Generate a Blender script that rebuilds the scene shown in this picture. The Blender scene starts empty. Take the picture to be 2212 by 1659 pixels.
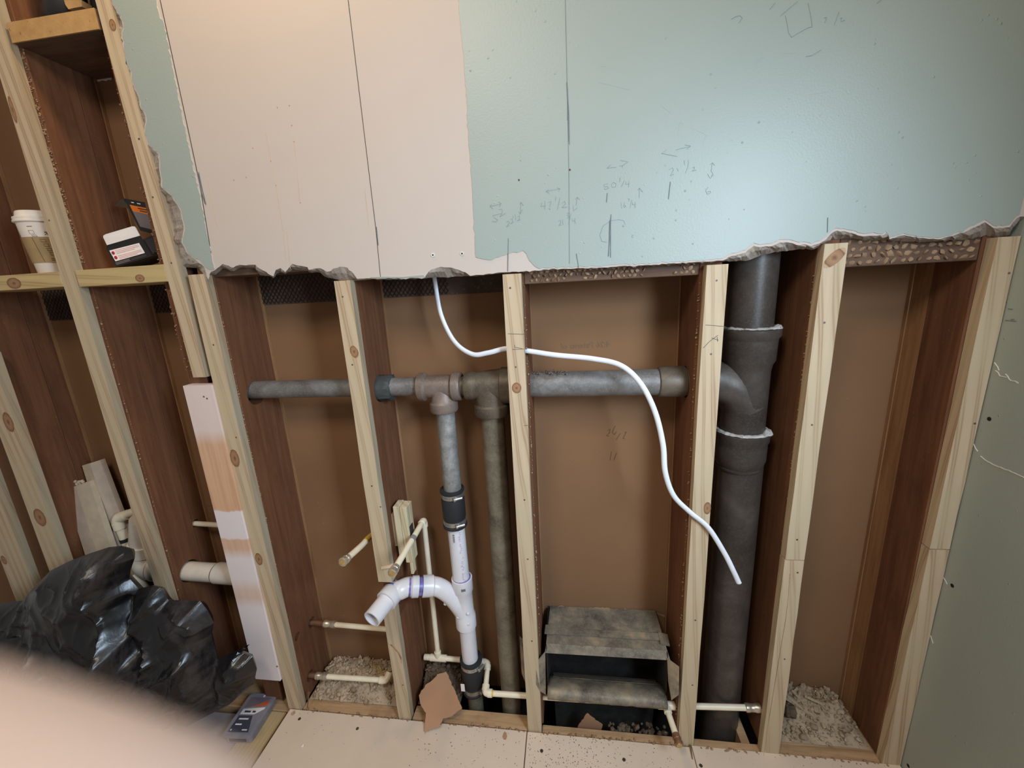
import bpy, bmesh, math, random
from mathutils import Vector, Matrix, noise
random.seed(11)
sc = bpy.context.scene
col = sc.collection

# ------------------------------------------------------------------ camera
F_PX, CX, CY = 878.597, 1106.0, 829.5
YAW, PITCH, ROLL = -0.1393438, 0.2363480, -0.0540875
CAM = Vector((0.0, -0.9, 1.252))
def _basis():
    cyw, syw, cp, sp = math.cos(YAW), math.sin(YAW), math.cos(PITCH), math.sin(PITCH)
    fwd = Vector((syw*cp, cyw*cp, -sp)); right = Vector((cyw, -syw, 0)); up = right.cross(fwd)
    r = math.cos(ROLL)*right + math.sin(ROLL)*up
    u = -math.sin(ROLL)*right + math.cos(ROLL)*up
    return r, u, fwd
C_R, C_U, C_F = _basis()
cam_d = bpy.data.cameras.new('camera'); cam = bpy.data.objects.new('camera', cam_d); col.objects.link(cam)
cam_d.sensor_width = 36.0; cam_d.lens = F_PX/2212.0*36.0
cam_d.clip_start = 0.001; cam_d.clip_end = 50
m3 = Matrix((C_R, C_U, -C_F)).transposed()
cam.matrix_world = Matrix.Translation(CAM) @ m3.to_4x4()
cam_d.dof.use_dof = True; cam_d.dof.focus_distance = 1.05; cam_d.dof.aperture_fstop = 7.5
sc.camera = cam
def P(x, y, Y=0.0):
    """world point on the plane at depth Y that a picture point lies on (survey helper)"""
    v = C_R*((x-CX)/F_PX) - C_U*((y-CY)/F_PX) + C_F
    return CAM + v*((Y-CAM.y)/v.y)
def PZ(x, y, Z=0.0):
    v = C_R*((x-CX)/F_PX) - C_U*((y-CY)/F_PX) + C_F
    return CAM + v*((Z-CAM.z)/v.z)
def PX(x, y, X):
    v = C_R*((x-CX)/F_PX) - C_U*((y-CY)/F_PX) + C_F
    return CAM + v*((X-CAM.x)/v.x)

# ------------------------------------------------------------------ world, lights, exposure
w = bpy.data.worlds.new('world'); sc.world = w; w.use_nodes = True
bg = w.node_tree.nodes['Background']
bg.inputs[0].default_value = (1.0, 0.96, 0.90, 1); bg.inputs[1].default_value = 0.38
def area(name, loc, target, sx, sy, power, color):
    d = bpy.data.lights.new(name, 'AREA'); d.shape = 'RECTANGLE'; d.size = sx; d.size_y = sy; d.energy = power; d.color = color
    o = bpy.data.objects.new(name, d); col.objects.link(o); o.location = loc
    o.rotation_euler = (Vector(target)-Vector(loc)).to_track_quat('-Z', 'Y').to_euler()
    return o
wd = area('window_daylight', (0.80, -0.98, 1.38), (-0.35, 0.1, 0.62), 0.45, 0.7, 26.0, (0.64, 0.81, 1.0)); wd.data.spread = math.radians(112)
pl = bpy.data.lights.new('vanity_lamp', 'POINT'); pl.energy = 24.0; pl.color = (1.0, 0.70, 0.36); pl.shadow_soft_size = 0.05
plo = bpy.data.objects.new('vanity_lamp', pl); col.objects.link(plo); plo.location = (-0.55, -0.17, 2.34)
cl = area('ceiling_fill', (-0.45, -1.25, 2.38), (-0.4, 0.0, 0.7), 0.4, 0.4, 20.0, (1.0, 0.90, 0.78))  # added soft fill from overhead, not a fixture of the room
sc.view_settings.view_transform = 'Standard'; sc.view_settings.look = 'None'
sc.view_settings.gamma = 1.0; sc.view_settings.use_curve_mapping = False
sc.view_settings.exposure = -0.60

# ------------------------------------------------------------------ materials
def s2l(c):
    return tuple(((v/255.0)/12.92 if v/255.0 <= 0.04045 else ((v/255.0+0.055)/1.055)**2.4) for v in c) + (1.0,)
class NT:
    def __init__(s, name):
        s.m = bpy.data.materials.new(name); s.m.use_nodes = True; s.t = s.m.node_tree
        s.b = s.t.nodes['Principled BSDF']; s.tc = None
    def n(s, kind, **kw):
        nd = s.t.nodes.new(kind)
        for k, v in kw.items(): setattr(nd, k, v)
        return nd
    def l(s, a, b): s.t.links.new(a, b)
    def coord(s, scale=(1, 1, 1), rnd=True):
        tc = s.n('ShaderNodeTexCoord'); mp = s.n('ShaderNodeMapping'); mp.inputs['Scale'].default_value = scale
        if rnd:
            oi = s.n('ShaderNodeObjectInfo'); ml = s.n('ShaderNodeMath', operation='MULTIPLY'); ml.inputs[1].default_value = 37.0
            s.l(oi.outputs['Random'], ml.inputs[0])
            ad = s.n('ShaderNodeVectorMath', operation='ADD'); s.l(tc.outputs['Object'], ad.inputs[0]); s.l(ml.outputs[0], ad.inputs[1])
            s.l(ad.outputs[0], mp.inputs['Vector'])
        else: s.l(tc.outputs['Object'], mp.inputs['Vector'])
        return mp.outputs[0]
    def noise(s, vec, scale, detail=4, rough=0.55, dist=0.0):
        nd = s.n('ShaderNodeTexNoise'); nd.inputs['Scale'].default_value = scale; nd.inputs['Detail'].default_value = detail
        nd.inputs['Roughness'].default_value = rough; nd.inputs['Distortion'].default_value = dist
        s.l(vec, nd.inputs['Vector']); return nd.outputs['Fac']
    def ramp(s, fac, stops):
        r = s.n('ShaderNodeValToRGB'); e = r.color_ramp.elements
        while len(e) > 1: e.remove(e[-1])
        e[0].position = stops[0][0]; e[0].color = stops[0][1]
        for p, c in stops[1:]:
            q = e.new(p); q.color = c
        s.l(fac, r.inputs[0]); return r.outputs[0]
    def mix(s, fac, a, b, mode='MIX'):
        mx = s.n('ShaderNodeMix', data_type='RGBA', blend_type=mode)
        if isinstance(fac, float): mx.inputs[0].default_value = fac
        else: s.l(fac, mx.inputs[0])
        for i, v in ((6, a), (7, b)):
            if isinstance(v, tuple): mx.inputs[i].default_value = v
            else: s.l(v, mx.inputs[i])
        return mx.outputs[2]
    def bump(s, h, strength=0.3, dist=0.002):
        b = s.n('ShaderNodeBump'); b.inputs['Strength'].default_value = strength; b.inputs['Distance'].default_value = dist
        s.l(h, b.inputs['Height']); s.l(b.outputs[0], s.b.inputs['Normal'])
    def col(s, c):
        if isinstance(c, tuple): s.b.inputs['Base Color'].default_value = c
        else: s.l(c, s.b.inputs['Base Color'])
    def set(s, rough=0.6, metal=0.0, spec=0.4, **kw):
        s.b.inputs['Roughness'].default_value = rough; s.b.inputs['Metallic'].default_value = metal
        s.b.inputs['Specular IOR Level'].default_value = spec
        for k, v in kw.items(): s.b.inputs[k].default_value = v
        return s.m
B = (0, 0, 0, 1); Wt = (1, 1, 1, 1)

def pine(name, axis, light, dark, green=None, knotty=0.0):
    t = NT(name)
    sc_ = [1.0, 1.0, 1.0]; sc_['xyz'.index(axis)] = 0.07
    v = t.coord(tuple(sc_))
    wv = t.n('ShaderNodeTexWave', wave_type='BANDS', bands_direction='DIAGONAL' if axis != 'y' else 'X')
    wv.inputs['Scale'].default_value = 26.0; wv.inputs['Distortion'].default_value = 5.0
    wv.inputs['Detail'].default_value = 2.0; wv.inputs['Detail Scale'].default_value = 0.7
    t.l(v, wv.inputs['Vector'])
    lines = t.ramp(wv.outputs['Fac'], [(0.0, B), (0.62, (0.12, 0.12, 0.12, 1)), (0.9, (0.85, 0.85, 0.85, 1)), (1.0, (0.3, 0.3, 0.3, 1))])
    c = t.mix(lines, s2l(light), s2l(dark))
    f = t.noise(v, 120, 3); c = t.mix(t.ramp(f, [(0.35, B), (0.7, (0.35, 0.35, 0.35, 1))]), c, s2l(tuple(int(k*0.86) for k in light)))
    big = t.noise(t.coord((3, 3, 3)), 1.3, 2)
    if green: c = t.mix(t.ramp(big, [(0.38, B), (0.66, (0.75, 0.75, 0.75, 1))]), c, s2l(green))
    t.col(c); t.bump(wv.outputs['Fac'], 0.12, 0.001)
    return t.set(0.62, 0, 0.3)
M = {}
M['pine'] = pine('furring_pine', 'z', (200, 176, 146), (154, 122, 88), (190, 172, 140))
M['pine_side'] = pine('treated_pine_edge', 'z', (180, 160, 132), (146, 124, 96), (170, 162, 142))
M['pine_x'] = pine('block_pine', 'x', (206, 178, 128), (150, 114, 70), (188, 166, 116))
M['pine_y'] = pine('sleeper_pine', 'y', (190, 164, 124), (174, 147, 108), (180, 156, 116))
M['shim'] = pine('shim_wood', 'z', (206, 192, 160), (168, 146, 110))

def old_wood(name, axis, a, b, c2):
    t = NT(name); sc_ = [1.0, 1.0, 1.0]; sc_['xyz'.index(axis)] = 0.06
    v = t.coord(tuple(sc_))
    f = t.noise(v, 60, 5, 0.65, 0.6)
    c = t.ramp(f, [(0.25, s2l(a)), (0.5, s2l(b)), (0.8, s2l(c2))])
    st = t.noise(t.coord((1, 1, 0.5)), 9, 5, 0.7)
    c = t.mix(t.ramp(st, [(0.5, B), (0.72, (0.7, 0.7, 0.7, 1))]), c, s2l(a))
    sp = t.noise(t.coord((1, 1, 1)), 240, 2)
    c = t.mix(t.ramp(sp, [(0.70, B), (0.78, (0.35, 0.35, 0.35, 1))]), c, s2l((190, 165, 140)))
    t.col(c); t.bump(f, 0.25, 0.0015)
    return t.set(0.75, 0, 0.25)
M['old'] = old_wood('old_stud_wood', 'z', (92, 58, 39), (113, 74, 50), (130, 88, 60))
M['old_x'] = old_wood('old_block_wood', 'x', (78, 58, 46), (100, 76, 60), (120, 94, 76))
M['old_light'] = old_wood('old_batten_edge', 'z', (128, 92, 62), (156, 116, 80), (176, 136, 98))
M['old_plate'] = old_wood('sole_plate_wood', 'x', (140, 108, 78), (178, 142, 104), (200, 166, 128))

def flecked(name, base, var, fleck, rough=0.8, fs=300, fth=0.72, big=3.0, bump=0.1):
    t = NT(name); v = t.coord()
    c = t.mix(t.ramp(t.noise(v, big, 5), [(0.3, B), (0.7, Wt)]), s2l(base), s2l(var))
    c = t.mix(t.ramp(t.noise(v, fs, 2), [(fth, B), (fth+0.05, (0.7, 0.7, 0.7, 1))]), c, s2l(fleck))
    t.col(c); t.bump(t.noise(v, 160, 4), bump, 0.001)
    return t.set(rough, 0, 0.25)
M['backer'] = flecked('brown_backer_paper', (140, 104, 74), (129, 95, 67), (108, 80, 56), 0.9, 150, 0.75, 2.5, 0.06)
M['paper'] = flecked('bare_board_paper', (198, 184, 174), (193, 179, 168), (188, 173, 158), 0.85, 60, 0.78, 2.0, 0.05)
M['rim'] = flecked('torn_white_paper', (226, 222, 214), (212, 206, 196), (190, 180, 168), 0.9, 200, 0.7)
M['core'] = flecked('broken_plaster_core', (176, 164, 152), (140, 126, 114), (112, 98, 86), 0.95, 180, 0.6, 22.0, 0.8)
M['tan'] = flecked('floor_board', (222, 200, 178), (210, 188, 166), (176, 142, 110), 0.75, 120, 0.74, 4.0, 0.06)
M['lowfloor'] = flecked('lower_floor', (176, 166, 166), (150, 136, 130), (120, 104, 92), 0.8, 120, 0.7, 6.0)
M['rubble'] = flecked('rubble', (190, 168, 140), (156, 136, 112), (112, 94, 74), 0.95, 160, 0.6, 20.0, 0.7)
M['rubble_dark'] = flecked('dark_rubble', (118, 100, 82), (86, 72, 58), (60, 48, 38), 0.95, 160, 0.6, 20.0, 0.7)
M['key'] = flecked('plaster_keys', (168, 138, 108), (138, 108, 82), (104, 80, 60), 0.9, 160, 0.66, 30.0, 0.5)
M['key_yellow'] = flecked('yellow_plaster', (190, 150, 98), (174, 134, 86), (132, 98, 64), 0.9, 90, 0.66, 40.0, 0.5)
M['shard'] = flecked('brown_paper_shard', (176, 134, 102), (164, 122, 92), (146, 104, 76), 0.85, 160, 0.76, 8.0)
M['dark'] = flecked('void_shade', (40, 34, 30), (30, 26, 24), (52, 44, 38), 0.95)  # near-black colour stands in for shade under the floor and in gaps

def green(name, scuff):
    t = NT(name); v = t.coord((1, 1, 1), False)
    c = t.mix(t.ramp(t.noise(v, 2.2, 3), [(0.35, B), (0.65, Wt)]), s2l((153, 162, 154)), s2l((158, 166, 158)))
    if scuff:
        vs = t.coord((1, 1.6, 5), False)
        f = t.noise(vs, 3.2, 8, 0.72, 1.2)
        c = t.mix(t.ramp(f, [(0.66, B), (0.70, (0.55, 0.55, 0.55, 1))]), c, s2l((206, 208, 198)))
    t.col(c)
    a = t.noise(v, 260, 3, 0.6); b = t.n('ShaderNodeTexVoronoi'); b.inputs['Scale'].default_value = 60; t.l(v, b.inputs['Vector'])
    dots = t.ramp(b.outputs['Distance'], [(0.0, Wt), (0.08, (0.5, 0.5, 0.5, 1)), (0.13, B)])
    big = t.ramp(t.noise(v, 16, 2), [(0.52, B), (0.60, Wt)])
    d2 = t.mix(big, B, dots)
    h = t.mix(1.0, t.mix(0.75, a, B), d2, 'ADD')
    t.bump(h, 0.7, 0.002)
    return t.set(0.42, 0, 0.45)
M['green'] = green('green_paint', False)
M['green_r'] = green('green_paint_scuffed', True)

def metal(name, a, b, c2, rough, met, scale=14, sx=1.0):
    t = NT(name); v = t.coord()
    f = t.noise(v, scale, 6, 0.65, 0.3)
    c = t.ramp(f, [(0.3, s2l(a)), (0.52, s2l(b)), (0.72, s2l(c2))])
    g = t.noise(v, 220, 3); c = t.mix(t.ramp(g, [(0.5, B), (0.75, (0.5, 0.5, 0.5, 1))]), c, s2l(tuple(min(255, int(k*1.25)) for k in b)))
    t.col(c); t.bump(g, 0.25, 0.0008)
    return t.set(rough, met, 0.4)
M['galv'] = metal('galvanized_steel', (96, 88, 80), (124, 120, 116), (150, 150, 150), 0.5, 0.25)
M['galv_blue'] = metal('blue_grey_galvanized', (118, 114, 108), (144, 142, 138), (180, 178, 174), 0.42, 0.35, 26)
M['galv_dark'] = metal('dull_brown_steel_pipe', (82, 72, 56), (112, 102, 84), (134, 125, 108), 0.6, 0.15, 16)
M['fit'] = metal('rusty_malleable_iron', (104, 78, 58), (120, 104, 94), (138, 122, 110), 0.5, 0.25, 12)
M['fit_dark'] = metal('grimy_malleable_iron', (70, 60, 50), (100, 88, 74), (126, 112, 96), 0.5, 0.25, 10)
M['iron'] = metal('cast_iron', (54, 47, 42), (72, 64, 58), (94, 85, 78), 0.4, 0.15, 9)
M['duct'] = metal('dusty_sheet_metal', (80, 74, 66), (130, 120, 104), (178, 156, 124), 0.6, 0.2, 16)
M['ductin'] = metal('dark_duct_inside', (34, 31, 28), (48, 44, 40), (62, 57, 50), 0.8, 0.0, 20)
M['copper'] = metal('tarnished_copper', (120, 82, 62), (146, 106, 82), (166, 128, 104), 0.45, 0.6, 30)
M['brass'] = metal('dull_fitting_metal', (176, 160, 142), (206, 194, 176), (222, 214, 202), 0.3, 0.75, 30)
M['capend'] = metal('brassy_cap', (160, 124, 74), (190, 156, 100), (206, 178, 124), 0.4, 0.4, 60)
def plain(name, c, rough=0.5, metal_=0.0, spec=0.5, var=0.94, sc_=30, **kw):
    t = NT(name); v = t.coord()
    t.col(t.mix(t.ramp(t.noise(v, sc_, 4), [(0.35, B), (0.65, Wt)]), s2l(c), s2l(tuple(int(k*var) for k in c))))
    return t.set(rough, metal_, spec, **kw)
M['plastic'] = plain('white_drain_plastic', (220, 216, 218), 0.28, 0, 0.5, 0.97)
M['plastic_old'] = plain('cream_drain_plastic', (232, 218, 200), 0.35, 0, 0.5, 0.95)
M['cream'] = plain('cream_water_pipe', (240, 226, 198), 0.35, 0, 0.5, 0.96)
M['cream_y'] = plain('yellow_solvent_stain', (226, 190, 90), 0.4, 0, 0.5, 0.9)
M['purple'] = plain('purple_primer', (136, 118, 188), 0.35, 0, 0.5, 0.7, 60)
M['rubber'] = plain('black_rubber', (42, 42, 44), 0.6, 0, 0.3)
M['tape'] = flecked('blue_grey_tape', (78, 80, 78), (58, 60, 60), (140, 142, 140), 0.55, 90, 0.72, 30)
M['steel'] = plain('clamp_steel', (206, 204, 200), 0.28, 0.85, 0.5, 0.85, 80)
M['cable'] = plain('white_cable', (236, 238, 244), 0.42, 0, 0.45, 0.97)
M['pencil'] = plain('pencil_line', (116, 122, 124), 0.7, 0, 0.2)
M['pencil_soft'] = plain('soft_pencil', (138, 152, 148), 0.7, 0, 0.2)
M['cutline'] = plain('dark_scribed_line', (70, 66, 64), 0.8, 0, 0.1)
M['backmark'] = plain('mark_on_backer', (104, 82, 66), 0.9, 0, 0.1)
M['rust'] = plain('rust_streak', (206, 182, 154), 0.8, 0, 0.1)
M['white'] = plain('white_card', (238, 228, 222), 0.55, 0, 0.3, 0.98)
M['cup'] = plain('white_cup', (236, 222, 208), 0.5, 0, 0.4, 0.98)
M['sleeve'] = plain('kraft_sleeve', (166, 138, 98), 0.85, 0, 0.2, 0.93)
M['sleeve_ink'] = plain('sleeve_ink', (112, 88, 58), 0.85, 0, 0.2)
M['black'] = plain('black_print', (34, 30, 30), 0.4, 0, 0.45)
M['ink'] = plain('black_marker', (40, 36, 38), 0.6, 0, 0.2)
M['orange'] = plain('orange_print', (226, 118, 30), 0.45, 0, 0.4)
M['greyprint'] = plain('grey_print', (120, 110, 112), 0.45, 0, 0.4)
M['pink'] = plain('pink_print', (222, 176, 172), 0.6, 0, 0.3)
M['red'] = plain('red_print', (190, 44, 60), 0.5, 0, 0.3)
M['lid_frost'] = plain('frosted_plastic', (186, 178, 184), 0.25, 0, 0.5, 0.95, 30, **{'Alpha': 0.55})
M['greyplastic'] = plain('grey_plastic', (146, 140, 146), 0.35, 0, 0.5, 0.9)
M['slate'] = plain('slate_print', (70, 70, 84), 0.5, 0, 0.4)
M['skin'] = plain('skin', (190, 164, 148), 0.5, 0, 0.35, 0.95, 40, **{'Subsurface Weight': 0.15, 'Subsurface Radius': (0.01, 0.004, 0.002), 'Subsurface Scale': 0.3})
M['nail'] = plain('nail', (232, 190, 168), 0.3, 0, 0.5)
M['blackpipe'] = plain('black_pipe', (46, 44, 46), 0.45, 0, 0.4)
M['lead'] = flecked('lead_joint', (186, 180, 172), (150, 144, 136), (96, 88, 80), 0.8, 160, 0.62, 40, 0.8)
M['wire'] = plain('dark_wire', (50, 42, 38), 0.6, 0.2, 0.3)
M['trimwhite'] = plain('pale_trim', (206, 190, 174), 0.6, 0, 0.3, 0.94)
M['trimcream'] = plain('cream_trim', (204, 186, 160), 0.6, 0, 0.3, 0.94)
def knotmat():
    t = NT('pine_knot'); tc = t.n('ShaderNodeTexCoord')
    mp = t.n('ShaderNodeMapping'); mp.inputs['Location'].default_value = (-0.5, -0.5, -0.5); t.l(tc.outputs['Generated'], mp.inputs['Vector'])
    sx = t.n('ShaderNodeSeparateXYZ'); t.l(mp.outputs[0], sx.inputs[0])
    cb_ = t.n('ShaderNodeCombineXYZ'); t.l(sx.outputs[0], cb_.inputs[0]); t.l(sx.outputs[2], cb_.inputs[1])
    ln = t.n('ShaderNodeVectorMath', operation='LENGTH'); t.l(cb_.outputs[0], ln.inputs[0])
    nz = t.noise(t.coord((1, 1, 1)), 160, 3); ad = t.n('ShaderNodeMath', operation='MULTIPLY_ADD'); ad.inputs[1].default_value = 0.16; t.l(nz, ad.inputs[0]); t.l(ln.outputs['Value'], ad.inputs[2])
    t.col(t.ramp(ad.outputs[0], [(0.10, s2l((112, 78, 54))), (0.28, s2l((162, 122, 88))), (0.46, s2l((150, 110, 78))), (0.54, s2l((116, 82, 56))), (0.60, s2l((182, 150, 114)))]))
    return t.set(0.6, 0, 0.3)
M['knot'] = knotmat()
def bandboard():
    t = NT('partly_primed_board'); tc = t.n('ShaderNodeTexCoord'); sx = t.n('ShaderNodeSeparateXYZ'); t.l(tc.outputs['Object'], sx.inputs[0])
    mr = t.n('ShaderNodeMapRange'); mr.inputs[1].default_value = 0.10; mr.inputs[2].default_value = 1.06; t.l(sx.outputs[2], mr.inputs[0])
    wm = t.noise(t.coord((9, 9, 1), False), 4.0, 2); ad = t.n('ShaderNodeMath', operation='MULTIPLY_ADD'); ad.inputs[1].default_value = 0.02
    t.l(wm, ad.inputs[0]); t.l(mr.outputs[0], ad.inputs[2])
    a = s2l((206, 158, 120)); wh = s2l((226, 214, 212)); pk = s2l((218, 188, 166))
    wood = t.mix(t.ramp(t.noise(t.coord((1, 1, 0.05)), 110, 3), [(0.4, B), (0.7, (0.5, 0.5, 0.5, 1))]), s2l((214, 166, 126)), s2l((180, 128, 88)))
    mask = t.ramp(ad.outputs[0], [(0.0, Wt), (0.30, Wt), (0.335, (0.45, 0.45, 0.45, 1)), (0.36, (0.5, 0.5, 0.5, 1)), (0.40, (0.95, 0.95, 0.95, 1)), (0.47, Wt), (0.505, (0.2, 0.2, 0.2, 1)),
                  (0.535, (0.2, 0.2, 0.2, 1)), (0.54, Wt), (0.625, Wt), (0.63, (0.05, 0.05, 0.05, 1)), (0.83, (0.1, 0.1, 0.1, 1)), (0.87, (0.72, 0.72, 0.72, 1)), (1.0, (0.75, 0.75, 0.75, 1))])
    t.col(t.mix(mask, wood, wh)); return t.set(0.6, 0, 0.3)
M['primed'] = bandboard()
def bagmat():
    t = NT('black_bag_film'); v = t.coord((1, 1, 1), False)
    f = t.noise(v, 6, 8, 0.75, 0.6)
    m_ = t.noise(v, 2.6, 2)
    dust = t.mix(t.ramp(m_, [(0.40, B), (0.56, Wt)]), B, t.ramp(f, [(0.46, B), (0.76, Wt)]))
    sx = t.n('ShaderNodeSeparateXYZ'); t.l(v, sx.inputs[0]); mr = t.n('ShaderNodeMapRange'); mr.inputs[1].default_value = -0.95; mr.inputs[2].default_value = -1.15; t.l(sx.outputs[0], mr.inputs[0])
    dust = t.mix(mr.outputs[0], B, dust)   # dust settled on the side away from the neck
    t.col(t.mix(dust, s2l((20, 19, 21)), s2l((118, 108, 108))))
    t.bump(t.noise(v, 34, 4, 0.6, 1.2), 0.12, 0.004)
    r = t.ramp(dust, [(0.0, (0.27, 0.27, 0.27, 1)), (0.5, (0.65, 0.65, 0.65, 1))]); t.l(r, t.b.inputs['Roughness'])
    t.b.inputs['Specular IOR Level'].default_value = 0.6
    return t.m
M['bag'] = bagmat()

# ------------------------------------------------------------------ mesh helpers
class MB:
    def __init__(s): s.v = []; s.f = []; s.mi = []
    def add(s, vs, fs, mi=0):
        o = len(s.v); s.v += [tuple(q) for q in vs]; s.f += [tuple(i+o for i in f) for f in fs]; s.mi += [mi]*len(fs); return s
    def hexa(s, p, mi=0, side=None):
        """p: 8 pts, front 0-3 (bl br tr tl), back 4-7"""
        s.add(p, [(0, 1, 2, 3), (5, 4, 7, 6), (4, 0, 3, 7), (1, 5, 6, 2), (3, 2, 6, 7), (4, 5, 1, 0)], mi)
        if side is not None:
            for k in (-4, -3): s.mi[k] = side
        return s
    def box(s, x0, x1, y0, y1, z0, z1, mi=0, side=None):
        return s.hexa([(x0, y0, z0), (x1, y0, z0), (x1, y0, z1), (x0, y0, z1), (x0, y1, z0), (x1, y1, z0), (x1, y1, z1), (x0, y1, z1)], mi, side)
    def lathe(s, p0, axis, prof, seg=28, mi=0, cap=True, wob=0.0, ref=None):
        a = Vector(axis).normalized(); p0 = Vector(p0)
        u = a.orthogonal().normalized() if ref is None else (Vector(ref)-a*Vector(ref).dot(a)).normalized(); w_ = a.cross(u)
        vs = []; fs = []
        for t, r in prof:
            for k in range(seg):
                an = 2*math.pi*k/seg; rr = r*(1+wob*noise.noise(Vector((k*0.7, t*60, 3.3))))
                vs.append(p0+a*t+(u*math.cos(an)+w_*math.sin(an))*rr)
        n = len(prof)
        for i in range(n-1):
            for k in range(seg):
                k2 = (k+1) % seg
                fs.append((i*seg+k, i*seg+k2, (i+1)*seg+k2, (i+1)*seg+k))
        if cap:
            fs.append(tuple(reversed(range(seg)))); fs.append(tuple((n-1)*seg+k for k in range(seg)))
        return s.add(vs, fs, mi)
    def tube(s, pts, r, seg=14, mi=0, cap=True, flat=1.0, up=None):
        pts = [Vector(q) for q in pts]; n = len(pts); rs = r if isinstance(r, (list, tuple)) else [r]*n
        tan = [(pts[min(i+1, n-1)]-pts[max(i-1, 0)]).normalized() for i in range(n)]
        u = tan[0].orthogonal().normalized() if up is None else (Vector(up)-tan[0]*Vector(up).dot(tan[0])).normalized()
        vs = []; fs = []
        for i in range(n):
            u = (u-tan[i]*u.dot(tan[i])).normalized(); w_ = tan[i].cross(u)
            for k in range(seg):
                an = 2*math.pi*k/seg; vs.append(pts[i]+(u*math.cos(an)+w_*math.sin(an)*flat)*rs[i])
        for i in range(n-1):
            for k in range(seg):
                k2 = (k+1) % seg; fs.append((i*seg+k, i*seg+k2, (i+1)*seg+k2, (i+1)*seg+k))
        if cap: fs.append(tuple(reversed(range(seg)))); fs.append(tuple((n-1)*seg+k for k in range(seg)))
        return s.add(vs, fs, mi)
    def prism(s, loop, off, mi=0, mi_side=None):
        """polygon loop extruded by the vector off"""
        n = len(loop); a = [Vector(q) for q in loop]; b = [q+Vector(off) for q in a]
        s.add(a+b, [tuple(range(n)), tuple(reversed(range(n, 2*n)))], mi)
        o = len(s.v)-2*n
        for i in range(n):
            j = (i+1) % n; s.f.append((o+i, o+n+i, o+n+j, o+j)); s.mi.append(mi if mi_side is None else mi_side)
        return s
    def rock(s, c, r, mi=0, sq=(1, 1, 1)):
        t = (1+5**0.5)/2
        vs = [(-1, t, 0), (1, t, 0), (-1, -t, 0), (1, -t, 0), (0, -1, t), (0, 1, t), (0, -1, -t), (0, 1, -t), (t, 0, -1), (t, 0, 1), (-t, 0, -1), (-t, 0, 1)]
        fs = [(0, 11, 5), (0, 5, 1), (0, 1, 7), (0, 7, 10), (0, 10, 11), (1, 5, 9), (5, 11, 4), (11, 10, 2), (10, 7, 6), (7, 1, 8), (3, 9, 4), (3, 4, 2), (3, 2, 6), (3, 6, 8), (3, 8, 9), (4, 9, 5), (2, 4, 11), (6, 2, 10), (8, 6, 7), (9, 8, 1)]
        rot = Matrix.Rotation(random.uniform(0, 6.28), 3, Vector((random.gauss(0, 1), random.gauss(0, 1), random.gauss(0, 1))).normalized())
        o = []
        for q in vs:
            k = Vector(q).normalized()*r*random.uniform(0.65, 1.2); k = Vector((k.x*sq[0], k.y*sq[1], k.z*sq[2])); o.append(rot @ k + Vector(c))
        return s.add(o, fs, mi)
    def build(s, name, mats, parent=None, bevel=0.0, smooth=None, recalc=True, world=True):
        me = bpy.data.meshes.new(name); me.from_pydata(s.v, [], s.f)
        for m_ in (mats if isinstance(mats, (list, tuple)) else [mats]): me.materials.append(M[m_] if isinstance(m_, str) else m_)
        for p_, i in zip(me.polygons, s.mi): p_.material_index = i
        if recalc or bevel:
            bm = bmesh.new(); bm.from_mesh(me)
            bmesh.ops.recalc_face_normals(bm, faces=bm.faces)
            if bevel: bmesh.ops.bevel(bm, geom=list(bm.edges), offset=bevel, segments=1, affect='EDGES', profile=0.5)
            bm.to_mesh(me); bm.free()
        if smooth is not None:
            me.polygons.foreach_set('use_smooth', [True]*len(me.polygons)); me.set_sharp_from_angle(angle=math.radians(smooth))
        o = bpy.data.objects.new(name, me); col.objects.link(o)
        if parent is not None:
            o.parent = parent; o.matrix_parent_inverse = parent.matrix_basis.inverted()
        return o
def tag(o, label=None, cat=None, group=None, kind=None):
    if label: o['label'] = label
    if cat: o['category'] = cat
    if group: o['group'] = group
    if kind: o['kind'] = kind
    return o
def thing(name, label, cat, loc=(0, 0, 0), group=None):
    o = bpy.data.objects.new(name, None); col.objects.link(o); o.location = loc; o.empty_display_size = 0.05
    bpy.context.view_layer.update() if False else None
    o.matrix_basis = Matrix.Translation(Vector(loc))
    return tag(o, label, cat, group)
def struct(o, label=None): return tag(o, label, None, None, 'structure')
def cut(o, cutters):
    for mb in cutters:
        c = mb.build('cutter_tmp', 'dark')
        md = o.modifiers.new('b', 'BOOLEAN'); md.operation = 'DIFFERENCE'; md.object = c; md.solver = 'EXACT'
        dg = bpy.context.evaluated_depsgraph_get(); dg.update()
        me = bpy.data.meshes.new_from_object(o.evaluated_get(dg)); o.modifiers.clear()
        mats = [m_ for m_ in o.data.materials]; o.data = me
        if len(me.materials) < len(mats):
            me.materials.clear()
            for m_ in mats: me.materials.append(m_)
        cm = c.data; bpy.data.objects.remove(c); bpy.data.meshes.remove(cm)
def spline(pts, per=6):
    pts = [Vector(q) for q in pts]; out = []
    for i in range(len(pts)-1):
        p0 = pts[max(i-1, 0)]; p1 = pts[i]; p2 = pts[i+1]; p3 = pts[min(i+2, len(pts)-1)]
        for k in range(per):
            t = k/per; out.append(0.5*((2*p1)+(p2-p0)*t+(2*p0-5*p1+4*p2-p3)*t*t+(3*p1-p0-3*p2+p3)*t**3))
    return out+[pts[-1]]
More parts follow.
